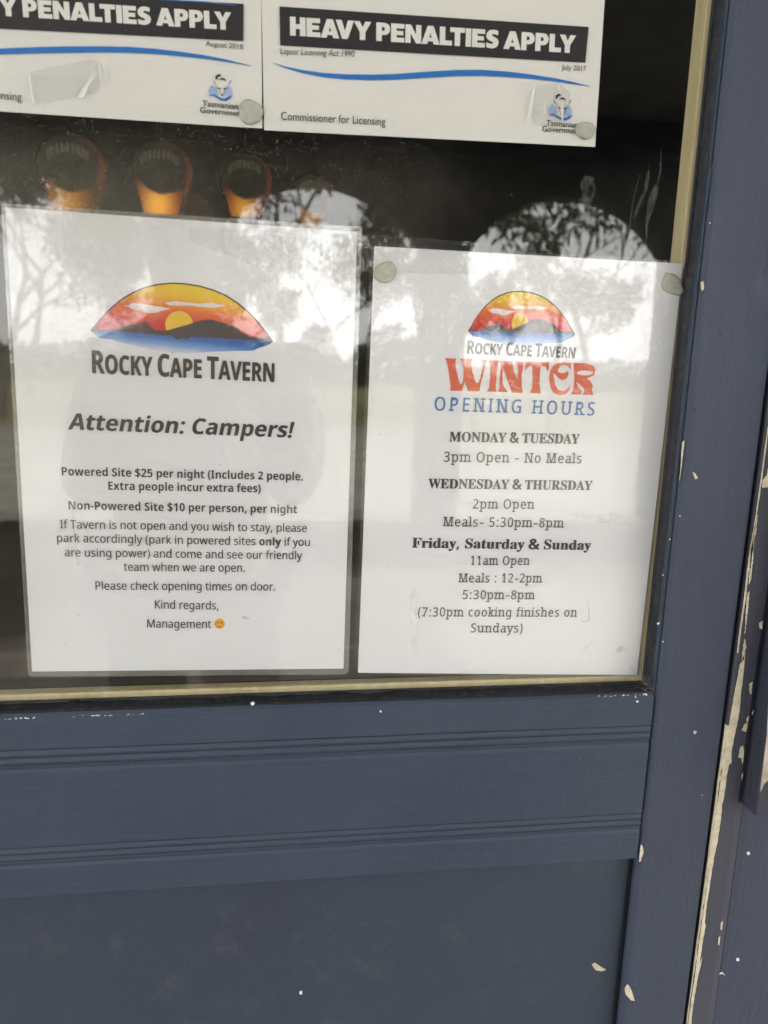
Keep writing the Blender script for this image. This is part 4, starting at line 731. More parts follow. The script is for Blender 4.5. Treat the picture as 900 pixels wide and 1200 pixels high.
# cobweb tuft in the corner of the rebate
bm = BM(); cw = at(764, 805, -.012)
for i in range(55):
    a = cw + Vector((R.uniform(-.012, .003), R.uniform(-.007, .003), R.uniform(-.002, .010))); b_ = a + Vector((R.uniform(-.009, .009), R.uniform(-.003, .003), R.uniform(-.007, .008)))
    b_.x = min(b_.x, xr-.0004); a.x = min(a.x, xr-.0004); a.z = max(a.z, zr+.0004); b_.z = max(b_.z, zr+.0004)
    m_ = (a+b_)/2 + Vector((0, 0, -.0012)); tube(bm, [a, m_, b_], R.uniform(.00005, .00014), n=4)
for i in range(12):
    a = cw + Vector((R.uniform(-.012, .001), R.uniform(-.005, .004), R.uniform(-.003, .004))); a.x = min(a.x, xr-.001); a.z = max(a.z, zr+.001)
    bmesh.ops.create_icosphere(bm, subdivisions=1, radius=R.uniform(.0003, .0011), matrix=Matrix.Translation(a))
tag(part('cobweb', bm, M['web']), 'dusty grey cobweb tuft in the bottom right corner of the glass', 'cobweb')

# ---- drips and smudges on the glass (thin dried films on its outer face)
def smear(name, pts, m, Y=G_OUT-.00025): return part(name, sheet(BM(), [pxs(pts, Y)], Y), m, glass)
smear('dried_drip', band([(761,190),(759,205),(757,220),(750,238),(744,252),(741,275),(743,300),(747,318)], [1.5,4,5,4.5,3.5,3,1.5,.8]), M['smear'])
smear('dried_drip', band([(775,176),(774,200),(771,214),(766,228),(761,245),(758,262),(757,290)], [1,2,3,9,8,3,1]), M['smear'])
smear('dried_drip', band([(750,205),(742,232),(739,258),(737,285)], [.8,1.6,1.6,.8]), M['smear'])
smear('smudge', [(686,205),(696,208),(699,222),(694,236),(688,243),(672,245),(682,230),(680,214)], M['smear'])
smear('smudge', band([(689,704),(690,716),(690,727),(685,729),(681,727)], [.6,1,1.1,.9,.4]), M['smear_dark'])
smear('smudge', [(724,759),(729,757),(730,761),(726,765),(722,764)], M['smear_dark'])
smear('smudge', band([(728,757),(732,758),(733,765)], [.4,.6,.4]), M['smear_dark'])
smear('smudge', [(680,764),(690,753),(697,749),(690,757),(684,765)], M['smear'])
smear('smudge', [(283,723),(289,722),(294,725),(288,726)], M['smear_dark'])
smear('smudge', [(480,688),(486,686),(489,700),(488,768),(482,768),(481,720)], M['smear'])
smear('smudge', [(660,602),(680,600),(700,603),(716,600),(730,604),(744,618),(700,612),(676,606)], M['smear'])
smear('smudge', [(84,592),(91,590),(94,612),(92,640),(95,660),(91,664),(87,650),(86,625)], M['pouch_rim'])
bm = BM(); Yq = G_OUT-.0003
for i in range(420):
    a, b_ = R.uniform(5, 790), R.uniform(130, 790); c = at(a, b_, Yq); r_ = abs(R.gauss(0, .00022))+.00010
    n_ = 6; sheet(bm, [[(c.x+r_*R.uniform(.6,1.3)*math.cos(2*math.pi*k/n_), c.z+r_*R.uniform(.6,1.3)*math.sin(2*math.pi*k/n_)) for k in range(n_)]], Yq)
tag(part('dirt_specks', bm, M['smear_dark'], glass), kind='stuff')

bm = BM()
for i in range(6000):
    if i < 5000: a, b_ = R.uniform(-10, 560)**1.0, R.gauss(185, 62)
    else: a, b_ = R.uniform(-10, 800), R.uniform(-5, 330)
    if b_ < -10 or b_ > 330 or (a > 300 and R.random() < (a-300)/330): continue
    if b_ < 128 and R.random() < .55: continue
    c = at(a, b_, Yq); r_ = R.choice((.00010, .00013, .00017, .00022))*R.uniform(.7, 1.25); k = R.uniform(0, 1.5)
    bm.faces.new([bm.verts.new((c.x+r_*math.cos(k+q_), Yq, c.z-r_*math.sin(k+q_))) for q_ in (0, 1.5, 3.1, 4.6)])
tag(part('dust_grains', bm, M['dust'], glass), kind='stuff')

# ================================================================== frame right of the door
fr = thing('door_frame', 'chipped navy door frame right of the door with cream undercoat showing', 'door frame', (.42, 0, 0))
J = -.0212; JS = -.0172
jx0 = X(845, 900, J)+.0004; jx1 = X(868, 925, J)
part('jamb', box(BM(), jx0, jx1, J, .10, 0.002, 2.06), M['paint_jamb'], fr, bevel=.0014, seg=3)
part('jamb', box(BM(), GX0-.075-.07, GX0-.075-.008, J, .10, 0.002, 2.06), M['paint_jamb'], fr, bevel=.0014)
part('lintel', box(BM(), GX0-.145, .94, J+.001, .10, 2.061, 2.19), M['paint_h'], fr, bevel=.002)
part('door_stop', box(BM(), xo+.0001, jx0-.0001, D_FACE+.0018, .05, .002, 2.05), M['dark'], fr)
bx = X(872.5, 953, JS); zm = Z(880, 940, JS)          # bevel strip, flat board beyond, raised sash member
bmj = BM()
for (xa, ya, xb, yb) in ((jx1, J+.0012, jx1+.0075, JS+.0012),):
    vs = [bmj.verts.new(c) for c in ((xa+.0002, ya, .002), (xb, yb, .002), (xb, .03, .002), (xa+.0002, .03, .002), (xa+.0002, ya, 2.05), (xb, yb, 2.05), (xb, .03, 2.05), (xa+.0002, .03, 2.05))]
    for f in ((0,3,2,1),(4,5,6,7),(0,1,5,4),(1,2,6,5),(2,3,7,6),(3,0,4,7)): bmj.faces.new([vs[i] for i in f])
part('bevel_strip', bmj, M['paint_jamb'], fr)
part('side_board', box(BM(), jx1+.0078, .90, JS+.0016, .04, .002, zm), M['paint_v'], fr, bevel=.0008)
part('side_rebate', box(BM(), jx1+.0078, .90, JS+.014, .04, zm+.0005, 2.05), M['paint_shaded'], fr)
xs0 = X(888, 939, -.036)
part('sash_member', box(BM(), xs0, .94, -.036, JS+.015, zm+.0004, 2.04), M['paint_shaded'], fr, bevel=.0012)
part('bare_patch', slab(BM(), pxs([(891,928),(896,918),(903,912),(910,915),(910,700),(903,780),(899,862)], -.0363), -.0364, -.0358), M['pale_wood'], fr)

def jag(pts, amp, sub=6, seed=1):
    rr = random.Random(seed); out = []
    for i in range(len(pts)):
        a, b_ = pts[i], pts[(i+1) % len(pts)]; L = math.hypot(b_[0]-a[0], b_[1]-a[1]); k = max(1, int(L/sub))
        for j in range(k):
            t_ = j/k; out.append((a[0]+(b_[0]-a[0])*t_ + (rr.uniform(-amp, amp) if 1 else 0), a[1]+(b_[1]-a[1])*t_+rr.uniform(-amp, amp)*.6))
    return out
def chip(parent, pts, Y, amp=.5, m='chip', name='paint_chip', sub=4):
    J_ = jag(pts, amp, sub, int(pts[0][0]*7+pts[0][1])); o = part(name, slab(BM(), pxs(J_, Y), Y-.0002, Y+.0004), M[m], parent)
    if m == 'chip':                                     # dark rim round the flake, its edge shade put in as colour
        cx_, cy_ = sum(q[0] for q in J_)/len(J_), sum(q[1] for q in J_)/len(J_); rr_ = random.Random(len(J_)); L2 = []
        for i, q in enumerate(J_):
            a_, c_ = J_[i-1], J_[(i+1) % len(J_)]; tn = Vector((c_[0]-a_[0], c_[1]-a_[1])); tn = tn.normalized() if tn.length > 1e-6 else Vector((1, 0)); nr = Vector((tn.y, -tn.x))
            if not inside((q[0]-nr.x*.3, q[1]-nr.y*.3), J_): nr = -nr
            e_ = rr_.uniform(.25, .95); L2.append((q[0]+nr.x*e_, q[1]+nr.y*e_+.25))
        part('chip_shade_rim', slab(BM(), pxs(L2, Y), Y-.00008, Y+.0003), M['lip'], parent)
    return o
# long peeled strip on the jamb's leading edge: from the photograph's chipped outline
Jf = J-.0001
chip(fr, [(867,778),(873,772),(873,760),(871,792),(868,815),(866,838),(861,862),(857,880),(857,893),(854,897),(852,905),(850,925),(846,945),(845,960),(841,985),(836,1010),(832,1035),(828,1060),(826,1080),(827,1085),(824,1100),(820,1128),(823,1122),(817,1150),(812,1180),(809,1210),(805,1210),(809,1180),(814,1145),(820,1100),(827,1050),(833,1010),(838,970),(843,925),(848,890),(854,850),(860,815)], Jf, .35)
for pts in ([(892,563),(898,557),(900,548),(905,548),(905,572),(891,573)], [(887,606),(889,600),(887,622),(884,630),(883,640),(881,650),(879,668),(876,672),(879,645),(883,622)],
            [(880,640),(884,632),(883,655),(880,680),(876,690),(878,665)], [(876,692),(879,690),(877,715),(874,735),(872,745),(873,720)], [(872,748),(874,748),(875,758),(871,770),(868,776),(870,760)],
            [(878,800),(882,798),(881,810),(880,815),(877,808)], [(874,842),(878,838),(876,848),(875,851)], [(872,848),(877,846),(875,858),(870,857),(867,855),(871,852)],
            [(867,875),(871,872),(873,880),(871,893),(870,897),(868,888),(864,888)], [(868,908),(871,905),(870,912),(869,915)], [(889,730),(894,727),(894,738),(890,737)], [(881,836),(883,832),(882,838)]):
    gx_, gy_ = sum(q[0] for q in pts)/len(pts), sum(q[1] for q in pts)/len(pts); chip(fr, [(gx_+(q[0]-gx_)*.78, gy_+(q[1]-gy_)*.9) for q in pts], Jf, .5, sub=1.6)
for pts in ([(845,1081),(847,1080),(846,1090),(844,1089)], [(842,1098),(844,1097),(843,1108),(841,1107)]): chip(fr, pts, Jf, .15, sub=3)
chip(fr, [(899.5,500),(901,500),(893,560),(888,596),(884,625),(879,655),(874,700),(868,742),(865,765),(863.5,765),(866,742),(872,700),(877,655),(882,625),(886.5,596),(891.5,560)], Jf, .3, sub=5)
bm = BM(); rows = []; rr_ = random.Random(4)
zt, zl = at(851, 850, J).z, .25
for i in range(120):
    z_ = zl+(zt-zl)*i/119; dd_ = .0012+.0012*abs(mnoise.noise(Vector((0, 0, z_*160))))
    rows.append([bm.verts.new(c) for c in ((jx0+.0012+.0006*mnoise.noise(Vector((3, 0, z_*120))), J-.00032, z_), (jx0+.0002, J-.0001, z_), (jx0-.00022, J+.0004, z_), (jx0-.0003, J+.0009, z_), (jx0-.0003, J+.0009+dd_, z_), (jx0+.0004, J+.0009+dd_, z_))])
for A_, B2 in zip(rows, rows[1:]):
    for k in range(5): bm.faces.new((A_[k], A_[k+1], B2[k+1], B2[k]))
bmesh.ops.recalc_face_normals(bm, faces=bm.faces); part('bare_arris', bm, M['chip'], fr)
for pts, Y in (([(875,999),(878,998),(879,1001),(876,1002)], JS), ([(863,1123),(866,1123),(866,1126),(863,1126)], JS), ([(842,1142),(846,1139),(850,1143),(846,1141)], JS)): chip(fr, pts, Y+.0012, .1, 'speck', 'paint_speck')
Df = D_FACE-.00005
for pts in ([(749.5,1000),(751,989),(753.5,992),(754,999),(750.5,1009),(749,1010)], [(732,1158),(735,1153),(738,1156),(741,1163),(744,1173),(739,1172),(733,1165)], [(821,331),(824,329),(825,339),(822,341)],
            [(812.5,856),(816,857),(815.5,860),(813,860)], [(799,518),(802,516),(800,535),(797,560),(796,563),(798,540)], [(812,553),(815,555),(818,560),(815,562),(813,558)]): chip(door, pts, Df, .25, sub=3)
Dp = D_FACE+.0095
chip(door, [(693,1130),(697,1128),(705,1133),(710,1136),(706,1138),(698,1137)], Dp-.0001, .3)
chip(door, [(351,1162),(354,1161),(354,1165),(351,1165)], Dp-.0001, .1, 'speck', 'paint_speck')
for (a, b_, r_) in ((446,834,1.4),(747,822,1.5),(745,817,1),(707,866,1.1),(296,824.5,2.2),(757,814,1.2),(731,815,.9),(771,731,1),(777,752,.9),(797,605,.8),(785,632,1.0),(772,730,1),(777,674,.8),(823,932,.7),(832,261,.9),(400,815.5,.0)):
    if r_ == 0: continue
    p_ = [(a+r_*R.uniform(.6,1.2)*math.cos(k*1.05), b_+r_*R.uniform(.6,1.2)*math.sin(k*1.05)) for k in range(6)]
    part('paint_speck', slab(BM(), pxs(p_, Df), Df-.0001, Df+.0003), M['speck'], door)
bm = BM()
for i in range(46):
    a = R.choice([R.uniform(0, 40), R.uniform(60, 180), R.uniform(100, 180), R.uniform(700, 760)]); b_ = 843-(843-813.5)*a/768 + R.uniform(-1.0, .8); r_ = R.uniform(.3, .9)
    c = at(a, b_, Df); rr = r_*.00062; sheet(bm, [[(c.x+rr*R.uniform(.8, 3)*math.cos(k*1.05), c.z+rr*R.uniform(.4,.9)*math.sin(k*1.05)) for k in range(6)]], Df)
tag(part('edge_wear', bm, M['speck'], door), kind='stuff')
bm = BM()
for i in range(70):
    a, b_ = R.uniform(0, 745), R.uniform(850, 1200); Yc = Df if b_ < 1000 else Dp-.0001
    c = at(a, b_, Yc); rr = R.uniform(.00012, .0003); sheet(bm, [[(c.x+rr*R.uniform(.6,1.4)*math.cos(k*1.05), c.z+rr*R.uniform(.6,1.4)*math.sin(k*1.05)) for k in range(6)]], Yc)
tag(part('dust_flecks', bm, M['web'], door), kind='stuff')
# paint runs and dents on the stile: low ridges
def ridge(pts, r_, Y=D_FACE):
    bm = BM(); P_ = [at(a, b_, Y)+Vector((0, .0000, 0)) for a, b_ in pts]; tube(bm, P_, r_*.55, r_*.4, 8)
    for v_ in bm.verts: v_.co.y = Y - (Y - v_.co.y)*.45
    return part('paint_run', bm, M['paint_v'], door, True)
ridge([(797,640),(797,648),(800,654),(804,659),(806,658)], .0007); ridge([(829,371),(833,379),(842,386),(850,400),(853,404)], .0006)
ridge([(876,340),(880,352),(879,362),(875,372),(874,382)], .0006); ridge([(812,468),(814,480),(818,484)], .0006); ridge([(871,611),(873,614),(876,609)], .0007)
ridge([(836,190),(832,205),(829,230),(826,250)], .0007); ridge([(849,601),(852,603),(854,600)], .0006)
ridge([(741,943),(736,938),(731,936),(728,939)], .0003)

# ================================================================== notices
def film(name, quad, grow, Y, parent, mat, rad=5):
    """clear pouch: rounded outline a little larger than its sheet"""
    cx = sum(p[0] for p in quad)/4; cy = sum(p[1] for p in quad)/4
    (l, tp, r, b_) = grow; Q = [(quad[0][0]-l, quad[0][1]-tp), (quad[1][0]+r, quad[1][1]-tp), (quad[2][0]+r, quad[2][1]+b_), (quad[3][0]-l, quad[3][1]+b_)]
    out = []
    for i in range(4):
        p, a, c = Vector(Q[i]), Vector(Q[i-1]), Vector(Q[(i+1) % 4])
        ua, uc = (a-p).normalized()*rad, (c-p).normalized()*rad
        for k in range(6):
            t_ = k/5; q = (p+ua)*(1-t_)**2 + p*2*t_*(1-t_) + (p+uc)*t_*t_; out.append((q.x, q.y))
    return part(name, slab(BM(), pxs(out, Y), Y-.00008, Y), mat, parent)
def page(name, label, quad, mat):
    c = at(sum(p[0] for p in quad)/4, sum(p[1] for p in quad)/4)
    n_ = thing(name, label, 'notice', (c.x, 0, c.z)); part('paper_sheet', slab(BM(), pxs(quad), P_PAPER, P_PAPER+.0003), mat, n_)
    return n_
LQ = [(6,243), (418.5,271.5), (402.5,783.5), (37.5,787)]; RQ = [(438.5,288.5), (800.5,309), (746.5,791), (419.5,788.5)]
n1 = page('notice', 'laminated white notice about camping prices with large sunset logo', LQ, M['paper'])
part('pouch_rim', slab(BM(), pxs([(1,238),(424,266),(408.5,787),(404,790.5),(37,793),(33,790)], .0008), .0007, .0009), M['pouch_rim'], n1)
film('pouch_film', LQ, (5, 4, 6, 6), P_FILM, n1, M['pouch'])
n2 = page('notice', 'white notice of winter opening hours with small sunset logo and red heading', RQ, M['paper'])
film('pouch_film', RQ, (4, 3, .5, 3), P_FILM, n2, M['pouch'], 3)

def logo(n_, o, s, T, dx=0):
    """sunset badge: coordinates in the big notice's measured frame, mapped by T"""
    Y = P_PRINT; m = lambda pts: pxs([T(*p) for p in pts], Y)
    m2 = lambda pts, k: pxs([T(*p) for p in pts], Y-.00004*k)
    K = 230/900.0
    q = lambda a, b_: (100+a*K, 320+b_*K)
    arc = [(28,262),(45,240),(80,198),(120,160),(165,122),(215,92),(270,68),(330,53),(395,47),(455,50),(520,60),(585,78),(645,104),(700,140),(745,178),(790,225),(825,270),(858,314)]
    rim = [q(a, b_) for a, b_ in arc]
    A, B_ = at(*T(*q(400, 47))), at(*T(*q(385, 275)))
    gm = grad_mat(n_.name+'_dusk_print', (A.x, A.z), (B_.x, B_.z), [(0, (.82, .60, .01)), (.25, (.82, .50, .02)), (.52, (.76, .14, .015)), (.85, (.62, .015, .015)), (1, (.55, .02, .03))])
    printed('logo_outline', n_, [m([(a+ox, b_+oy) for (a, b_), (ox, oy) in zip(rim, [(-.9, .3)]*3+[(-.5,-.9)]*4+[(0,-1)]*5+[(.7,-.7)]*6)] + [q(858,318), q(28,268)])], M['ink_dark'], Y)
    printed('logo_dusk_sky', n_, [m2([q(a, b_+3) for a, b_ in arc] + [q(700,302), q(380,282), q(200,272)], 1)], gm, Y-.00004)
    C_, D_ = at(*T(*q(440, 290))), at(*T(*q(436, 368)))
    wm = grad_mat(n_.name+'_sea_print', (C_.x, C_.z), (D_.x, D_.z), [(0, (.02, .10, .34)), (.25, (.03, .17, .50)), (.55, (.20, .36, .66)), (1, (.68, .70, .73))], .09)
    printed('logo_sea', n_, [m2([q(28,264), q(200,270), q(380,281), q(620,296), q(858,314), q(845,328), q(800,342), q(770,356), q(690,357), q(600,360), q(480,368), q(360,362), q(300,352), q(250,338), q(200,326), q(150,316), q(120,304), q(70,300), q(45,282)], 2)], wm, Y-.00008)
    printed('logo_sun', n_, [m2([q(a, b_) for a, b_ in ell(430, 236, 64, 62, 28)], 3)], M['yolk'], Y-.00012)
    printed('logo_hills', n_, [m2([q(28,263), q(55,262), q(58,240), q(63,261), q(110,262), q(150,250), q(195,238), q(235,236), q(272,222), q(290,238), q(318,262), q(372,264), q(420,250), q(470,236), q(530,216), q(575,212), q(612,222), q(660,236), q(704,252), q(712,270), q(760,292), q(815,296), q(840,294), q(858,314), q(620,298), q(480,292), q(470,306), q(450,298), q(420,306), q(400,290), q(200,272)], 4)], M['hill'], Y-.00016)
    printed('logo_cloud', n_, [m2([q(174,146), q(200,150), q(208,140), q(250,139), q(290,146), q(330,152), q(392,164), q(352,172), q(334,180), q(290,184), q(256,172), q(215,166), q(205,158)], 5)], M['cloud'], Y-.0002)
    printed('logo_cloud', n_, [m2([q(365,136), q(395,132), q(410,128), q(455,134), q(520,140), q(580,136), q(640,150), q(600,160), q(540,156), q(480,150), q(430,150), q(385,148)], 5)], M['cloud'], Y-.0002)
logo(n1, 0, 1, lambda a, b_: (a, b_))
# small logo: fit of the same drawing between the small badge's ends
def T2(a, b_):
    u_ = (a-107.2)/(319.3-107.2); v_ = (b_-(387+13.3*u_))/55.0
    return (549+ (673.5-549)*u_, 387.5+4.5*u_ + v_*44.0*.985)
logo(n2, 0, 1, T2)
sm = lambda s_, big, k: {i: k for i, ch in enumerate(s_) if i not in big}
text(n1, 'ROCKY CAPE TAVERN', 'bold', (108,437), (321.5,447.5), 26, M['ink'], P_PRINT, small=sm('ROCKY CAPE TAVERN', (0, 6, 11), .84), heavy=14, name='title_lettering')
text(n2, 'ROCKY CAPE TAVERN', 'bold', (547.3,414.5), (673.5,420), 15.5, M['ink'], P_PRINT, small=sm('ROCKY CAPE TAVERN', (0, 6, 11), .84), heavy=6, name='title_lettering')
text(n1, 'Attention: Campers!', 'bold', (79.5,503), (345,513), 18.5, M['ink'], P_PRINT, italic=.20, heavy=8, name='heading_lettering')
cp = 9.6
text(n1, 'Powered Site $25 per night (Includes 2 people.', 'bold', (72.5,557), (355,563), cp, M['ink'], P_PRINT)
text(n1, 'Extra people incur extra fees)', 'bold', (127,574), (305.5,577), cp, M['ink'], P_PRINT)
text(n1, 'Non-Powered Site $10 per person, per night', 'bold', (80.5,597), (348,601.5), cp, M['ink'], P_PRINT)
text(n1, 'If Tavern is not open and you wish to stay, please', 'sans', (70.5,619), (359.5,623.5), cp, M['ink'], P_PRINT, heavy=5)
s_ = 'park accordingly (park in powered sites only if you'; k_ = s_.index('only')
text(n1, s_, 'sans', (67,635), (363,640), cp, M['ink'], P_PRINT, heavy=5, runs=(k_, k_+4))
text(n1, 'are using power) and come and see our friendly', 'sans', (76,652), (354,655.5), cp, M['ink'], P_PRINT, heavy=5)
text(n1, 'team when we are open.', 'sans', (145,669), (287,670), cp, M['ink'], P_PRINT, heavy=5)
text(n1, 'Please check opening times on door.', 'sans', (112,691), (322.5,692), cp, M['ink'], P_PRINT, heavy=5)
text(n1, 'Kind regards,', 'sans', (181.5,713), (256,714.3), cp, M['ink'], P_PRINT, heavy=5)
text(n1, 'Management', 'sans', (172.5,735.5), (247.5,736), cp, M['ink'], P_PRINT, heavy=5)
em = printed('smiley_face', n1, [pxs(ell(257.2, 731, 6.2, 5.9, 22), P_PRINT)], M['emoji'], P_PRINT)
for pts in (ell(255, 729.5, .9, 1.2, 8), ell(259.6, 729.6, .9, 1.2, 8), band([(254.3,733.2),(256,734.6),(258.2,734.8),(260.2,733.6)], [.4,.8,.8,.4])):
    part('face_mark', sheet(BM(), [pxs(pts, P_PRINT-.0001)], P_PRINT-.0001), M['emoji_line'], em)
# WINTER heading, hand-drawn flared letters
wz = lambda pts: pxs([(510+a/4.5, 410+b_/4.5) for a, b_ in pts], P_PRINT)
WL = [
 [[(52,44),(113,46),(106,60),(112,108),(123,158),(134,182),(142,176),(150,150),(150,100),(140,60),(132,46),(198,49),(190,64),(195,108),(206,150),(220,177),(230,170),(244,124),(252,84),(250,66),(243,52),(274,54),(266,76),(252,134),(238,186),(234,219),(172,217),(166,196),(157,170),(147,196),(144,216),(78,215),(82,196),(74,134),(64,76)]],
 [[(282,54),(336,57),(330,78),(323,148),(319,196),(325,221),(273,220),(285,198),(290,138),(291,84)]],
 [[(342,58),(404,60),(414,104),(432,156),(438,112),(433,78),(424,61),(472,63),(463,80),(457,130),(456,190),(462,227),(406,226),(390,188),(370,128),(360,98),(354,134),(356,176),(366,198),(384,223),(329,221),(340,200),(339,150),(347,90)]],
 [[(478,62),(601,65),(600,92),(596,112),(590,108),(582,88),(556,84),(552,122),(550,182),(557,230),(498,228),(510,204),(514,150),(511,86),(498,84),(484,100),(474,112)]],
 [[(716,70),(715,104),(704,90),(688,80),(664,84),(650,98),(647,116),(662,122),(682,122),(702,110),(703,132),(692,152),(672,160),(652,152),(638,134),(622,122),(626,150),(634,186),(652,212),(676,218),(698,204),(714,186),(706,218),(686,236),(652,240),(624,228),(606,194),(601,150),(607,110),(624,82),(652,66),(682,64),(700,69)]],
 [[(730,70),(798,70),(832,82),(846,108),(837,134),(812,146),(798,150),(820,166),(832,190),(826,212),(834,238),(774,236),(786,222),(784,204),(768,186),(745,168),(750,192),(762,206),(774,216),(768,235),(716,235),(730,206),(734,150)], ell(790, 122, 42, 13, 18)]]
wh = thing  # (heading letters are parts of the notice)
for L_ in WL: printed('heading_letter', n2, [wz(c) for c in L_], M['ink_red'], P_PRINT)
text(n2, 'OPENING HOURS', 'sans', (509,481), (696,487), 15.8, M['ink_blue'], P_PRINT, slab=True, spacing=75, heavy=9)
text(n2, 'MONDAY & TUESDAY', 'serif', (526.2,517.3), (679,520), 11.2, M['ink'], P_PRINT, heavy=13)
sc = 11.0
text(n2, '3pm Open - No Meals', 'sans', (520,541), (681,543), sc+.6, M['ink_soft'], P_PRINT, slab=True, heavy=8)
text(n2, 'WEDNESDAY & THURSDAY', 'serif', (501.5,572), (694,574.2), 10.8, M['ink'], P_PRINT, heavy=13)
text(n2, '2pm Open', 'sans', (554,596), (626,596.3), sc, M['ink_soft'], P_PRINT, slab=True, heavy=8)
text(n2, 'Meals- 5:30pm-8pm', 'sans', (519,616.7), (660.5,618.2), sc, M['ink_soft'], P_PRINT, slab=True, heavy=8)
text(n2, 'Friday, Saturday & Sunday', 'serif', (482.5,641.6), (692.5,644.3), 11.2, M['ink'], P_PRINT, heavy=13)
text(n2, '11am Open', 'sans', (551.5,662), (620.5,662), 10.4, M['ink_soft'], P_PRINT, slab=True, heavy=8)
text(n2, 'Meals : 12-2pm', 'sans', (537,682.4), (635,682.6), 10.4, M['ink_soft'], P_PRINT, slab=True, heavy=8)
text(n2, '5:30pm-8pm', 'sans', (542,702), (626.5,702.2), 10.4, M['ink_soft'], P_PRINT, slab=True, heavy=8)
text(n2, '(7:30pm cooking finishes on', 'sans', (489.5,722.3), (676,722.6), 10.4, M['ink_soft'], P_PRINT, slab=True, heavy=8)
text(n2, 'Sundays)', 'sans', (551.5,741), (612,741.2), 10.4, M['ink_soft'], P_PRINT, slab=True, heavy=8)

# ---- the two cut-off licensing posters along the top
def up_from(a, b_, frac, Y=0.0):
    A, B_ = at(*a, Y), at(*b_, Y); return A, B_
def poster(label, bl, br, left_clip):
    A, B_ = at(*bl), at(*br); u_ = (B_-A).normalized(); up = Vector((-u_.z, 0, u_.x)); Wd = .2105; Hh = .297
    if left_clip: A = B_ - u_*Wd
    q = [(A+up*Hh), (B_+up*Hh), B_, A]
    n_ = thing('poster', label, 'poster', (B_.x-.1, 0, B_.z)); 
    bm = BM(); nx, nz = 12, 12; g_ = []
    for j in range(nz+1):
        g_.append([bm.verts.new(A + u_*(B_-A).length*i/nx + up*Hh*j/nz + Vector((0, .0002+.0003*mnoise.noise(Vector((i*.4, j*.5, 3 if left_clip else 8))), 0))) for i in range(nx+1)])
    for j in range(nz):
        for i in range(nx): bm.faces.new((g_[j][i], g_[j][i+1], g_[j+1][i+1], g_[j+1][i]))
    part('paper_sheet', bm, M['poster'], n_, True); return n_
p2 = poster('white licensing poster dated July 2017 with black heading band, top centre', (309.5,152.5), (697.5,172), False)
p1 = poster('white licensing poster dated August 2018, cut off at the top left', (0,130.5), (307.3,150.5), True)
Yp = -.0004
BIG = {
 'H': [[(0,0),(0,100),(30,100),(30,63),(52,63),(52,100),(82,100),(82,0),(52,0),(52,37),(30,37),(30,0)]],
 'E': [[(0,0),(0,100),(72,100),(72,75),(30,75),(30,62),(66,62),(66,39),(30,39),(30,25),(73,25),(73,0)]],
 'A': [[(0,0),(34,100),(66,100),(100,0),(68,0),(63,16),(37,16),(32,0)], [(43,36),(57,36),(50,60)]],
 'V': [[(0,100),(34,0),(64,0),(98,100),(66,100),(49,42),(32,100)]],
 'Y': [[(0,100),(32,100),(47,68),(62,100),(94,100),(62,42),(62,0),(32,0),(32,42)]],
 'N': [[(0,0),(0,100),(30,100),(58,48),(58,100),(87,100),(87,0),(59,0),(29,52),(29,0)]],
 'L': [[(0,0),(0,100),(30,100),(30,26),(68,26),(68,0)]],
 'T': [[(26,0),(26,74),(0,74),(0,100),(82,100),(82,74),(56,74),(56,0)]],
 'I': [[(0,0),(0,100),(30,100),(30,0)]],
 'P': [[(0,0),(0,100),(42,100),(58,97),(70,87),(75,70),(72,52),(60,38),(44,34),(30,34),(30,0)], [(30,78),(30,56),(38,56),(44,59),(47,67),(44,75),(38,78)]],
 'S': [[(3,4),(3,30),(18,25),(32,23),(40,26),(41,31),(34,36),(18,42),(6,52),(1,67),(5,84),(18,97),(38,102),(56,100),(68,96),(66,72),(52,77),(38,78),(32,75),(32,70),(40,65),(56,58),(68,48),(72,32),(67,14),(52,2),(34,-2),(16,0)]],
}
def big_text(n_, s_, p0, p1, cap):
    A, B_ = at(*p0, Yp-.0001), at(*p1, Yp-.0001); b2 = Vector((B_.x-A.x, B_.z-A.z)); L = b2.length; u_ = b2/L; up = Vector((-u_.y, u_.x))
    Hh = (at((p0[0]+p1[0])/2, (p0[1]+p1[1])/2-cap)-at((p0[0]+p1[0])/2, (p0[1]+p1[1])/2)).length/100
    wd = lambda ch: max(p[0] for p in BIG[ch][0]); x = 0; lay = []
    for i, ch in enumerate(s_):
        if ch == ' ': x += 22; continue
        lay.append((ch, x)); x += wd(ch) + 5; nx = s_[i+1] if i+1 < len(s_) else ' '
        if ch+nx in ('AV', 'LT', 'LY', 'VY', 'PP'): x -= {'AV': 24, 'LT': 16, 'LY': 16, 'VY': 6, 'PP': 0}[ch+nx]
        if ch+nx in ('EA', 'NA', 'AL', 'AP'): x -= 4
    tot = x-5; sx = L/tot
    for ch, xx in lay:
        part('heading_letter', sheet(BM(), [[(A.x+u_.x*(xx+a)*sx+up.x*b_*Hh, A.z+u_.y*(xx+a)*sx+up.y*b_*Hh) for a, b_ in c] for c in BIG[ch]], Yp-.0001), M['print_white'], n_)
def quadp(name, n_, pts, m, Y): return part(name, sheet(BM(), [pxs(pts, Y)], Y), m, n_)
quadp('heading_band', p2, [(327.5,7.5), (690,31.5), (686,73.5), (328.3,53.3)], M['ink_dark'], Yp)
big_text(p2, 'HEAVY PENALTIES APPLY', (340,41.5), (674,62.5), 21.5)
dx_ = at(285,48, Yp)-at(686,73.5, Yp)
def shiftpt(p): return p
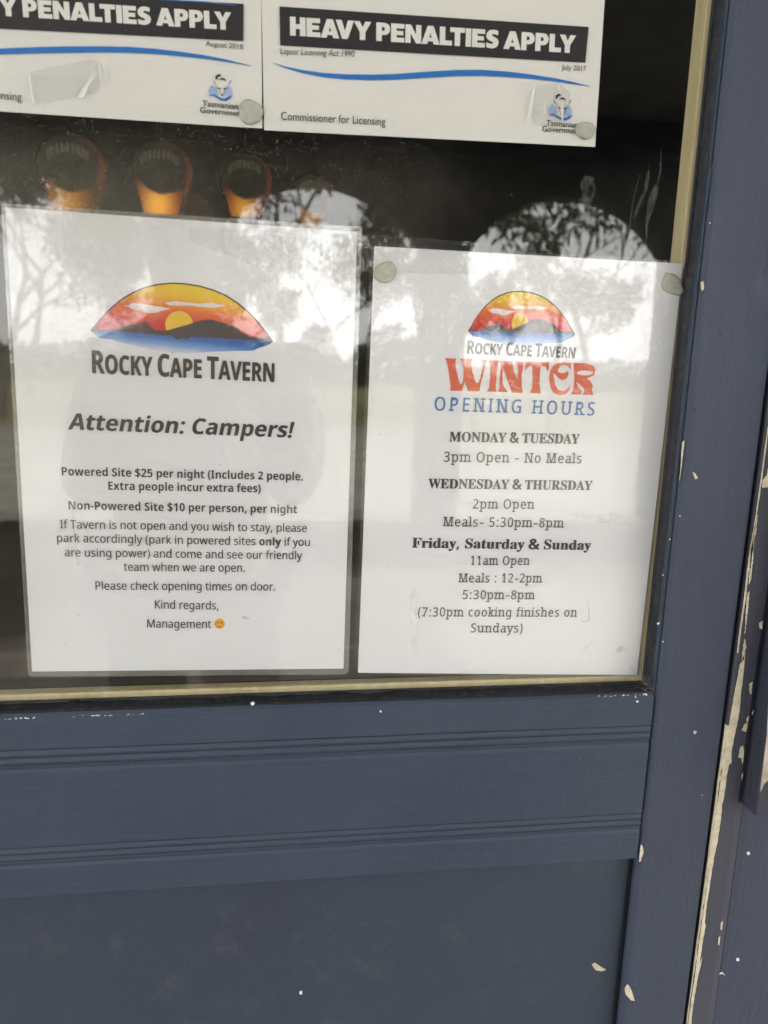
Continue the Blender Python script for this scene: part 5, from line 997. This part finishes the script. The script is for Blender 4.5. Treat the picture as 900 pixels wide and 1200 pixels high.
# band of the left poster: same heading, same size, mostly out of frame to the left
b_tl = at(285.5,4.5, Yp); b_br = at(285,48, Yp); ul = (at(285,48,Yp)-at(0,33.5,Yp)).normalized(); lenb = (at(690,31.5,Yp)-at(327.5,7.5,Yp)).length
pl = [b_tl-ul*lenb, b_tl, b_br, b_br-ul*lenb]
part('heading_band', sheet(BM(), [[(p.x, p.z) for p in pl]], Yp), M['ink_dark'], p1)
def big_text_world(n_, s_, A, B_, Hh):
    b2 = Vector((B_.x-A.x, B_.z-A.z)); L = b2.length; u_ = b2/L; up = Vector((-u_.y, u_.x)); Hh /= 100
    wd = lambda ch: max(p[0] for p in BIG[ch][0]); x = 0; lay = []
    for i, ch in enumerate(s_):
        if ch == ' ': x += 22; continue
        lay.append((ch, x)); x += wd(ch) + 5; nx = s_[i+1] if i+1 < len(s_) else ' '
        x -= {'AV': 24, 'LT': 16, 'LY': 16, 'VY': 6, 'EA': 4, 'NA': 4, 'AL': 4, 'AP': 4}.get(ch+nx, 0)
    sx = L/(x-5)
    for ch, xx in lay:
        part('heading_letter', sheet(BM(), [[(A.x+u_.x*(xx+a)*sx+up.x*b_*Hh, A.z+u_.y*(xx+a)*sx+up.y*b_*Hh) for a, b_ in c] for c in BIG[ch]], Yp-.0001), M['print_white'], n_)
eR = at(271.5,35.3, Yp-.0001); eL = at(14.5,19.2, Yp-.0001); uu = (eR-eL).normalized()
pen_len = (eR-eL).length; full_len = pen_len*(1 + .345)
big_text_world(p1, 'HEAVY PENALTIES APPLY', eR-uu*full_len, eR, (at(143,6)-at(143,27)).length)
part('thin_line', sheet(BM(), [pxs(band([(150,-4),(190,-.6),(240,2.2),(276,6)], [1.4,1.4,1.4,1]), Yp-.0002)], Yp-.0002), M['ink_swoosh'], p1)
text(p2, 'Liquor Licensing Act 1990', 'gill', (328.5,63.3), (415.5,66.8), 7.2, M['ink_dark'], Yp, italic=.18)
text(p2, 'July 2017', 'gill', (658,81.5), (686.7,83.3), 6.0, M['ink_dark'], Yp)
text(p1, 'August 2018', 'gill', (241,53.7), (285,57.8), 6.0, M['ink_dark'], Yp)
text(p2, 'Commissioner for Licensing', 'gill', (329.5,140.4), (451.5,147), 9.4, M['ink_dark'], Yp)
cl = (at(451.5,147,Yp)-at(329.5,140.4,Yp)).length; e_ = at(25.5,118,Yp); ud = (at(25.5,118,Yp)-at(0,116.2,Yp)).normalized(); 
# same line on the left poster, ending at "nsing"
def text_world_start(): 
    s0 = e_ - ud*cl; return s0
s0 = text_world_start()
d_ = ROT.transposed() @ (s0-CAM); p0_ = (450+FPX*d_.x/d_.y, 600-FPX*d_.z/d_.y)
text(p1, 'Commissioner for Licensing', 'gill', p0_, (25.5,118), 9.4, M['ink_dark'], Yp)
sw = lambda o, pts: [(a/2+o, b_/2) for a, b_ in pts]
quadp('swoosh', p2, band(sw(300, [(40,147),(70,158),(110,168),(160,176),(210,180),(270,181.5),(330,180),(400,175),(470,171),(530,170.5),(590,174),(640,179),(700,187),(745,195),(783,202)]), [.4,2,3.6,5,6,6.6,6.8,7,7.2,7,6.4,5.2,3.8,2.4,.5]), M['ink_swoosh'], Yp)
quadp('swoosh', p1, band(sw(0, [(-260,150),(-180,140),(-100,130),(-40,123),(20,119.5),(90,117.5),(160,116),(230,115.5),(300,116.5),(360,120),(420,126),(480,133.5),(530,142),(588,154.5)]), [3,4,5.5,6.3,6.8,7.2,7.4,7.2,6.8,6.2,5.2,4,2.6,.5]), M['ink_swoosh'], Yp)
def emblem(n_, cx, cy, k=1.0):
    P_ = lambda pts: [(cx+a*k, cy+(b_+a*.055)*k) for a, b_ in pts]
    for sgn in (-1, 1):
        quadp('emblem_mark', n_, P_([(sgn*4.5,8),(sgn*5,2),(sgn*6.5,-3),(sgn*7.2,0),(sgn*9,-5),(sgn*9.6,-1),(sgn*11.5,-3),(sgn*11.5,1),(sgn*13.5,1),(sgn*13,7),(sgn*12.5,11)]), M['ink_pale'], Yp)
    quadp('emblem_mark', n_, P_(band([(-13.5,9.5),(-9,8.6),(-4,11),(1,13.6),(6,13.4),(10,11),(13.5,8)], [.6,2,2.6,3,3.2,3,.6])), M['ink_swoosh'], Yp-.0001)
    quadp('emblem_mark', n_, P_(band([(-5.5,-9.5),(-4.5,-13),(-1.5,-15),(1,-14.6)], [1,3.2,2.6,.5])), M['ink_dark'], Yp)
    quadp('emblem_mark', n_, P_(band([(-1.5,-9.5),(1,-11),(4,-10.6),(6,-8.6)], [.5,1.8,2,1])), M['ink_dark'], Yp)
    for pts in (band([(-8.5,-8.5),(-7,-5.5),(-5.5,-4)], [.4,.9,.4]), band([(12.5,-10),(11,-7),(9.5,-4.5)], [.4,.9,.4]), ell(-1.2,.6,1.3,.9,8), ell(4.6,.6,1.3,.9,8), ell(1.8,8.2,1.2,.9,8), band([(-5.5,-4),(-3,.5),(-.6,5),(.4,8)], [.3,.5,.5,.3]), band([(9,-4),(7,.5),(4.2,5),(3.2,8)], [.3,.5,.5,.3])):
        quadp('emblem_mark', n_, P_(pts), M['ink_dark'], Yp-.0001)
emblem(p2, 657, 126); emblem(p1, 258.5, 103)
text(p2, 'Tasmanian', 'gill', (640,147), (676,149.8), 6.6, M['ink_dark'], Yp, heavy=6); text(p2, 'Government', 'gill', (635.5,154), (680.5,157), 6.6, M['ink_dark'], Yp, heavy=6)
text(p1, 'Tasmanian', 'gill', (237,124.3), (279,128), 6.8, M['ink_dark'], Yp, heavy=6); text(p1, 'Government', 'gill', (234.5,132), (285.5,136.8), 6.8, M['ink_dark'], Yp, heavy=6)
bm = BM()
for i in range(34):
    a, b_ = (R.uniform(312, 700), R.uniform(4, 160)) if i % 2 else (R.uniform(0, 300), R.uniform(60, 128)); c = at(a, b_, Yp-.0002); r_ = R.uniform(.00015, .0004)
    sheet(bm, [[(c.x+r_*R.uniform(.5,1.4)*math.cos(k), c.z+r_*R.uniform(.5,1.4)*math.sin(k)) for k in range(6)]], Yp-.0002)
tag(part('dirt_specks', bm, M['smear_dark'], p2), kind='stuff')

# ---- putty tacks, tape
def tack(pts, label, Y=-.0012):
    c = at(sum(p[0] for p in pts)/len(pts), sum(p[1] for p in pts)/len(pts), Y)
    Q = pxs(pts, Y); bm = BM(); rings = []
    for k, (s_, dy) in enumerate(((1, .0009), (1.0, .0), (.93, -.0006), (.8, -.0010), (.5, -.00125))):
        rings.append([bm.verts.new((c.x+(a-c.x)*s_+.0005*mnoise.noise(Vector((a*900, b_*900, k))), Y+dy+.0006*(k > 1)*mnoise.noise(Vector((a*500, b_*500, k*2))), c.z+(b_-c.z)*s_)) for a, b_ in Q])
    n_ = len(Q)
    for A_, B2 in zip(rings, rings[1:]):
        for i in range(n_): bm.faces.new((A_[i], A_[(i+1) % n_], B2[(i+1) % n_], B2[i]))
    bm.faces.new(rings[-1]); bmesh.ops.recalc_face_normals(bm, faces=bm.faces)
    return tag(part('putty_tack', bm, M['tack'], None, True), label, 'putty', 'putty tacks holding the notices')
def blob(cx, cy, rx, ry, rot, seed):
    rr = random.Random(seed); c_, s_ = math.cos(rot), math.sin(rot); out = []
    for i in range(20):
        a = 2*math.pi*i/20; k = 1+.07*math.sin(2*a+seed)+.05*math.sin(3*a+seed*2); x, y = rx*k*math.cos(a), ry*k*math.sin(a); out.append((cx+x*c_-y*s_, cy+x*s_+y*c_))
    return out
tack(blob(293.5, 131, 13.5, 15.5, .1, 1), 'round grey putty tack between the two top posters')
tack(blob(686, 152.5, 11, 11, .3, 2), 'small green-grey putty tack at lower right corner of July poster')
tack(blob(451.5, 319, 12.5, 13.5, .4, 3), 'putty tack at upper left corner of the winter hours notice')
tack([(775,334),(778,324),(781,319.5),(790,321),(797,327),(800,335),(802,341),(799,345),(795,346),(785,344),(778,340)], 'large putty tack at upper right corner of the winter hours notice')
tp = thing('clear_tape', 'short wrinkled clear tape on the August poster', 'tape', tuple(at(79, 96, P_TAPE)))
part('tape_film', slab(BM(), pxs([(32,84),(75,76),(108,69),(114,70),(121,78),(122,92),(116,108),(80,116),(39,123)], P_TAPE), P_TAPE-.0001, P_TAPE), M['tape'], tp)
for pts in ([(32,84),(34,84),(40,122),(38.5,122)], [(108,86),(110,88),(104,100),(98,115),(89,115),(97,104)], [(114,72),(116.5,74),(119.5,96),(118,101),(117,86)], [(122.5,75),(124,75),(122.5,95),(121,92)]):
    part('tape_fold_glint', slab(BM(), pxs(pts, P_TAPE-.0003), P_TAPE-.0004, P_TAPE-.0003), M['tape_glint'], tp)
tp = thing('clear_tape', 'clear tape over the emblem on the July poster', 'tape', tuple(at(643, 122, P_TAPE)))
part('tape_film', slab(BM(), pxs([(622,104),(630,99),(655,97),(668,108),(668,140),(650,150),(626,146),(620,130)], P_TAPE), P_TAPE-.0001, P_TAPE), M['tape'], tp)
for pts in ([(624,104),(627,104),(625,122),(622,140),(619,141),(621,122)], [(638,120),(639.5,120),(639,130),(637.5,130)], [(653,99),(655,99),(657,107),(655,106)], [(658,120),(660,120),(660,142),(658,142)]):
    part('tape_fold_glint', slab(BM(), pxs(pts, P_TAPE-.0003), P_TAPE-.0004, P_TAPE-.0003), M['tape_glint'], tp)
tp = thing('clear_tape', 'long clear tape across the gap between the campers and winter notices', 'tape', tuple(at(430, 295, P_TAPE)))
part('tape_film', slab(BM(), pxs([(222,267),(340,271),(440,275),(560,284),(560,322),(440,319),(370,318),(300,312),(222,283)], P_TAPE), P_TAPE-.0001, P_TAPE), M['pouch'], tp)

# ================================================================== outside, seen mirrored in the glass
M['bark'] = plain('grey_bark', (.16, .135, .11), .9, .1, .4, 8, .5)
t = NT('eucalypt_leaf'); oi = t.n('ObjectInfo'); v = t.coord(); n = t.noise(1.2, 4, v)
c = t.mix(t.ramp(n, .35, .7), (.035, .05, .022), (.10, .12, .055)); dfl = t.n('BsdfTranslucent'); t.l(c, dfl.inputs[0]); b1 = t.n('BsdfDiffuse'); t.l(c, b1.inputs[0])
mm = t.n('MixShader'); mm.inputs[0].default_value = .25; t.l(b1.outputs[0], mm.inputs[1]); t.l(dfl.outputs[0], mm.inputs[2]); M['leaf'] = t.done(mm.outputs[0])
def tree(x, y, h, label, leaves=3500, seed=1, spread=.42, bare=.35, leaf=.16):
    rr = random.Random(seed); tr_ = thing('gum_tree', label, 'tree', (x, y, GROUND), 'trees mirrored in the door glass')
    wood = BM(); tips = []
    def limb(p, d, L, r_, dep):
        pts = [p]; q = p.copy(); dd = d.copy()
        for i in range(5):
            dd = (dd + Vector((rr.uniform(-.22, .22), rr.uniform(-.22, .22), rr.uniform(-.05, .16)))).normalized(); q = q+dd*L/5; pts.append(q.copy())
        tube(wood, pts, r_, r_*.5, 6, cap=False)
        if dep >= 2: tips.extend([pts[-1], pts[-2], pts[3]])
        if dep < 4:
            for k in range(3 if dep < 3 else 2):
                a = rr.uniform(0, 6.28); s_ = pts[rr.choice((3, 4, 5, 5))]
                nd = (dd*.75 + Vector((math.cos(a), math.sin(a), rr.uniform(-.05, .5)))*(.75)).normalized(); limb(s_, nd, L*rr.uniform(.55, .78), r_*.5, dep+1)
    limb(Vector((x, y, GROUND-.1)), Vector((rr.uniform(-.1, .1), rr.uniform(-.1, .1), 1)).normalized(), h*.42, h*.014, 0)
    part('trunk', wood, M['bark'], tr_, True)
    vs, fs = [], []
    tp_ = [t_ for t_ in tips if rr.random() > bare] or tips
    for i in range(leaves):
        c = rr.choice(tp_) + Vector([rr.gauss(0, h*.028) for _ in range(3)]); s_ = leaf*rr.uniform(.5, 1.3)
        e = Euler((rr.uniform(0, 6.3), rr.uniform(0, 6.3), rr.uniform(0, 6.3))).to_matrix(); k = len(vs)
        for a, b_ in ((-1, 0), (0, -.28), (1, 0), (0, .28)): vs.append(c + e @ Vector((a*s_, b_*s_, 0)) - Vector((x, y, GROUND)))
        fs.append((k, k+1, k+2, k+3))
    me = bpy.data.meshes.new('crown'); me.from_pydata([tuple(q) for q in vs], [], fs); link('crown', me, M['leaf'], tr_)
TREES = [(-6.5,-17,8,5600,.3,'bushy gum left of the arcade opening'), (-3.2,-22,10,3000,.45,'tall thin gum with open crown behind the left arch'), (-.2,-16,8.5,1900,.5,'slender nearly bare gum straight out from the door'),
         (2.3,-20,6.8,2300,.45,'broad gum behind the middle arch'), (5.6,-15,6.2,900,.5,'leafy gum framed by the right arch'), (8.2,-19,9,1100,.5,'tall gum with bare limbs toward the right arch'),
         (11.0,-17,7,3200,.3,'low dense gum at the far right of the car park'), (5.8,-30,12,1700,.45,'tallest gum standing far back behind the right arch'), (-9.5,-28,11,3600,.4,'far gum at the back left of the grass'),
         (-2.0,-19,4.6,2400,.3,'short bushy gum left of the bare one'), (1.2,-26,6.0,2600,.3,'rounded gum behind the bare tree'), (4.2,-22,4.8,2600,.3,'short gum under the broad crown'),
         (7.0,-25,4.4,2000,.3,'rounded gum between the two tall ones'), (9.6,-24,5.0,2400,.3,'short gum near the right end of the grass'), (-5.0,-24,5.2,2400,.3,'short gum between the left trees')]
for i, (x, y, h, lv, ba, lb) in enumerate(TREES): tree(x, y, h, lb, lv, 11+i, bare=ba)
# far woodland reads as one mass
rr = random.Random(5); vs, fs = [], []
for i in range(26000):
    a = rr.uniform(-70, 90); dpt = rr.uniform(42, 56); hh = 1.3+2.4*mnoise.noise(Vector((a*.11, 0, 0)))+3.4*mnoise.noise(Vector((a*.4, 1, 0)))
    c = Vector((a, -dpt, GROUND+abs(hh)*rr.random()**.7)); s_ = rr.uniform(.25, .6); e = Euler((rr.uniform(0, 6.3), rr.uniform(0, 6.3), rr.uniform(0, 6.3))).to_matrix(); k = len(vs)
    for p, q in ((-1, 0), (0, -.5), (1, 0), (0, .5)): vs.append(tuple(c + e @ Vector((p*s_, q*s_, 0))))
    fs.append((k, k+1, k+2, k+3))
me = bpy.data.meshes.new('woodland'); me.from_pydata(vs, [], fs); wl = link('woodland', me, M['leaf']); tag(wl, 'dark distant woodland beyond the grass', 'woodland', kind='stuff')
# round dark planter whose reflection shows at the left edge of the glass
mp = at(8, 548, 3.2); pot = thing('planter', 'round dark planter mirrored at the left edge of the glass', 'planter', (mp.x, -3.2-.013, 0))
M['pot'] = plain('black_glazed_pot', (.02, .024, .026), .35, .5, .2, 10)
bm = BM(); prof = [(.16, 0), (.24, .12), (.27, .26), (.24, .40), (.19, .47), (.21, .50), (.185, .50), (.17, .44)]
rings = [[bm.verts.new((mp.x+r_*math.cos(2*math.pi*k/28), -3.213+r_*math.sin(2*math.pi*k/28), z_)) for k in range(28)] for r_, z_ in prof]
for A_, B2 in zip(rings, rings[1:]):
    for k in range(28): bm.faces.new((A_[k], A_[(k+1) % 28], B2[(k+1) % 28], B2[k]))
bm.faces.new(rings[0][::-1]); bm.faces.new(rings[-1]); part('pot', bm, M['pot'], pot, True)

# ================================================================== the photographer, mirrored faintly in the glass
M['jacket'] = plain('charcoal_fleece', (.05, .055, .065), .9, .1, .2, 60, .3)
M['jeans'] = plain('dark_denim', (.03, .04, .07), .85, .2, .2, 80, .3)
M['skin'] = plain('skin', (.50, .33, .25), .5, .4, .08, 50)
M['hair'] = plain('brown_hair', (.06, .04, .025), .7, .3, .3, 90, .4)
M['phone'] = plain('black_phone_body', (.015, .015, .017), .25, .5, .1, 30)
PX, PY = -.135, -.97
person = thing('person', 'person in a charcoal jacket and jeans holding up a phone, mirrored in the glass', 'person', (PX, PY, 0))
def skinned(name, joints, edges, mat, root=0, sub=2):
    me = bpy.data.meshes.new(name); me.from_pydata([tuple(Vector(j[0])-Vector((0, 0, 0))) for j in joints], edges, []); o = link(name, me, mat, person)
    sk = o.modifiers.new('skin', 'SKIN'); sk.use_smooth_shade = True
    for i, j in enumerate(joints):
        r_ = j[1]; me.skin_vertices[0].data[i].radius = r_ if isinstance(r_, tuple) else (r_, r_); me.skin_vertices[0].data[i].use_root = (i == root)
    s_ = o.modifiers.new('sub', 'SUBSURF'); s_.levels = sub; s_.render_levels = sub
    return o
# phone: right behind the lens, upright and square to the view
Rm = ROT @ Matrix.Rotation(0, 3, 'X')
def cl(x, y, z): return CAM + ROT @ Vector((x, y, z))          # x right, y forward, z up, from the lens
bm = BM(); box(bm, -.055, .020, -.0115, -.0035, -.130, .020)
for v_ in bm.verts: v_.co = CAM + ROT @ v_.co
ph = thing('phone', 'black phone held upright by the person', 'phone', tuple(cl(-.02, -.008, -.05)))
part('phone_body', bm, M['phone'], ph, bevel=.003, seg=3)
bm = BM(); box(bm, -.050, .015, -.0122, -.0117, -.125, .015)
for v_ in bm.verts: v_.co = CAM + ROT @ v_.co
part('screen', bm, M['phone'], ph)
o_ = Vector((PX, PY, 0)); L_ = lambda x, y, z: (x, y, z)      # person-local
hr = cl(.024, -.020, -.085)-o_; hl = cl(-.062, -.022, -.105)-o_
J_ = [(L_(0, -.02, .93), (.155, .11)), (L_(0, -.01, 1.10), (.135, .10)), (L_(0, 0, 1.27), (.165, .11)), (L_(0, -.01, 1.36), (.13, .085)), (L_(0, 0, 1.42), .052), (L_(0, .02, 1.49), .058),
      (L_(0, .03, 1.545), (.075, .088)), (L_(0, .025, 1.60), (.074, .09)), (L_(0, .015, 1.645), (.05, .06)),
      (L_(.14, 0, 1.34), .052), (L_(.20, .04, 1.10), .045), (tuple(hr*.35+Vector(L_(.20, .04, 1.10))*.65), .042), (tuple(hr - Vector((0, .05, .03))), .027), (tuple(hr), (.018, .036)),
      (L_(-.14, 0, 1.34), .052), (L_(-.185, .05, 1.10), .045), (tuple(hl*.35+Vector(L_(-.185, .05, 1.10))*.65), .042), (tuple(hl - Vector((0, .05, .03))), .027), (tuple(hl), (.018, .036)),
      (L_(.09, -.02, .86), .088), (L_(.10, .0, .48), .06), (L_(.11, -.02, .10), .042), (L_(.115, .10, .04), (.045, .035)),
      (L_(-.09, -.02, .86), .088), (L_(-.10, .02, .48), .06), (L_(-.11, -.01, .10), .042), (L_(-.125, .11, .04), (.045, .035))]
E_ = [(0,1),(1,2),(2,3),(3,4),(4,5),(5,6),(6,7),(7,8),(3,9),(9,10),(10,11),(11,12),(12,13),(3,14),(14,15),(15,16),(16,17),(17,18),(0,19),(19,20),(20,21),(21,22),(0,23),(23,24),(24,25),(25,26)]
body = skinned('body', J_, E_, M['skin'])
grow = lambda idx, k: [(J_[i][0], tuple(c_*k for c_ in J_[i][1]) if isinstance(J_[i][1], tuple) else J_[i][1]*k) for i in idx]
def sub_edges(idx): return [(idx.index(a), idx.index(b_)) for a, b_ in E_ if a in idx and b_ in idx]
ix = [0,1,2,3,9,10,11,12,14,15,16,17]; skinned('jacket', grow(ix, 1.16), sub_edges(ix), M['jacket'])
ix = [0,19,20,21,23,24,25]; skinned('trousers', grow(ix, 1.14), sub_edges(ix), M['jeans'])
ix = [6,7,8]; hj = [(tuple(Vector(J_[i][0])+Vector((0, -.022, .018))), tuple(c_*1.08 for c_ in J_[i][1])) for i in ix]; skinned('hair', hj, [(0,1),(1,2)], M['hair'])
fv = lambda x, y, z: (x, y, z)
for sx in (-1, 1):
    bm = BM(); bmesh.ops.create_uvsphere(bm, u_segments=12, v_segments=8, radius=.012, matrix=Matrix.Translation(o_+Vector((sx*.030, .110, 1.575)))); part('eye', bm, M['speck'], person, True)
    bm = BM(); bmesh.ops.create_uvsphere(bm, u_segments=10, v_segments=8, radius=.02, matrix=Matrix.Translation(o_+Vector((sx*.078, .02, 1.56))) @ Matrix.Diagonal((.4, .8, 1.5, 1))); part('ear', bm, M['skin'], person, True)
part('nose', tube(BM(), [o_+Vector((0, .112, 1.575)), o_+Vector((0, .132, 1.545)), o_+Vector((0, .112, 1.535))], .008, .013, 8), M['skin'], person, True)
part('mouth', tube(BM(), [o_+Vector((-.024, .104, 1.515)), o_+Vector((0, .112, 1.513)), o_+Vector((.024, .104, 1.515))], .005, .005, 6), plain('lips', (.40, .16, .13)), person, True)
for hnd, sgn in ((hr, 1), (hl, -1)):
    for k in range(4):
        b0 = hnd+Vector((0, .0, .030-.02*k)); loc = cl(.024 if sgn > 0 else -.060, -.002, -.055-.021*k)-o_
        tipp = cl((.012 if sgn > 0 else -.044), .0015, -.060-.021*k)-o_
        pts = [(tuple(b0), .010), (tuple((b0+loc)/2+Vector((sgn*.006, 0, 0))), .0095), (tuple(loc), .0085), (tuple(tipp-ROT @ Vector((0, .0035, 0))), .0075)]
        skinned('finger', pts, [(0,1),(1,2),(2,3)], M['skin'], 0, 1)
    tb = cl(.006 if sgn > 0 else -.040, -.020, -.075)-o_
    skinned('thumb', [(tuple(hnd+Vector((0, -.01, -.02))), .013), (tuple((hnd+tb)/2+Vector((0, -.012, 0))), .011), (tuple(tb), .009)], [(0,1),(1,2)], M['skin'], 0, 1)
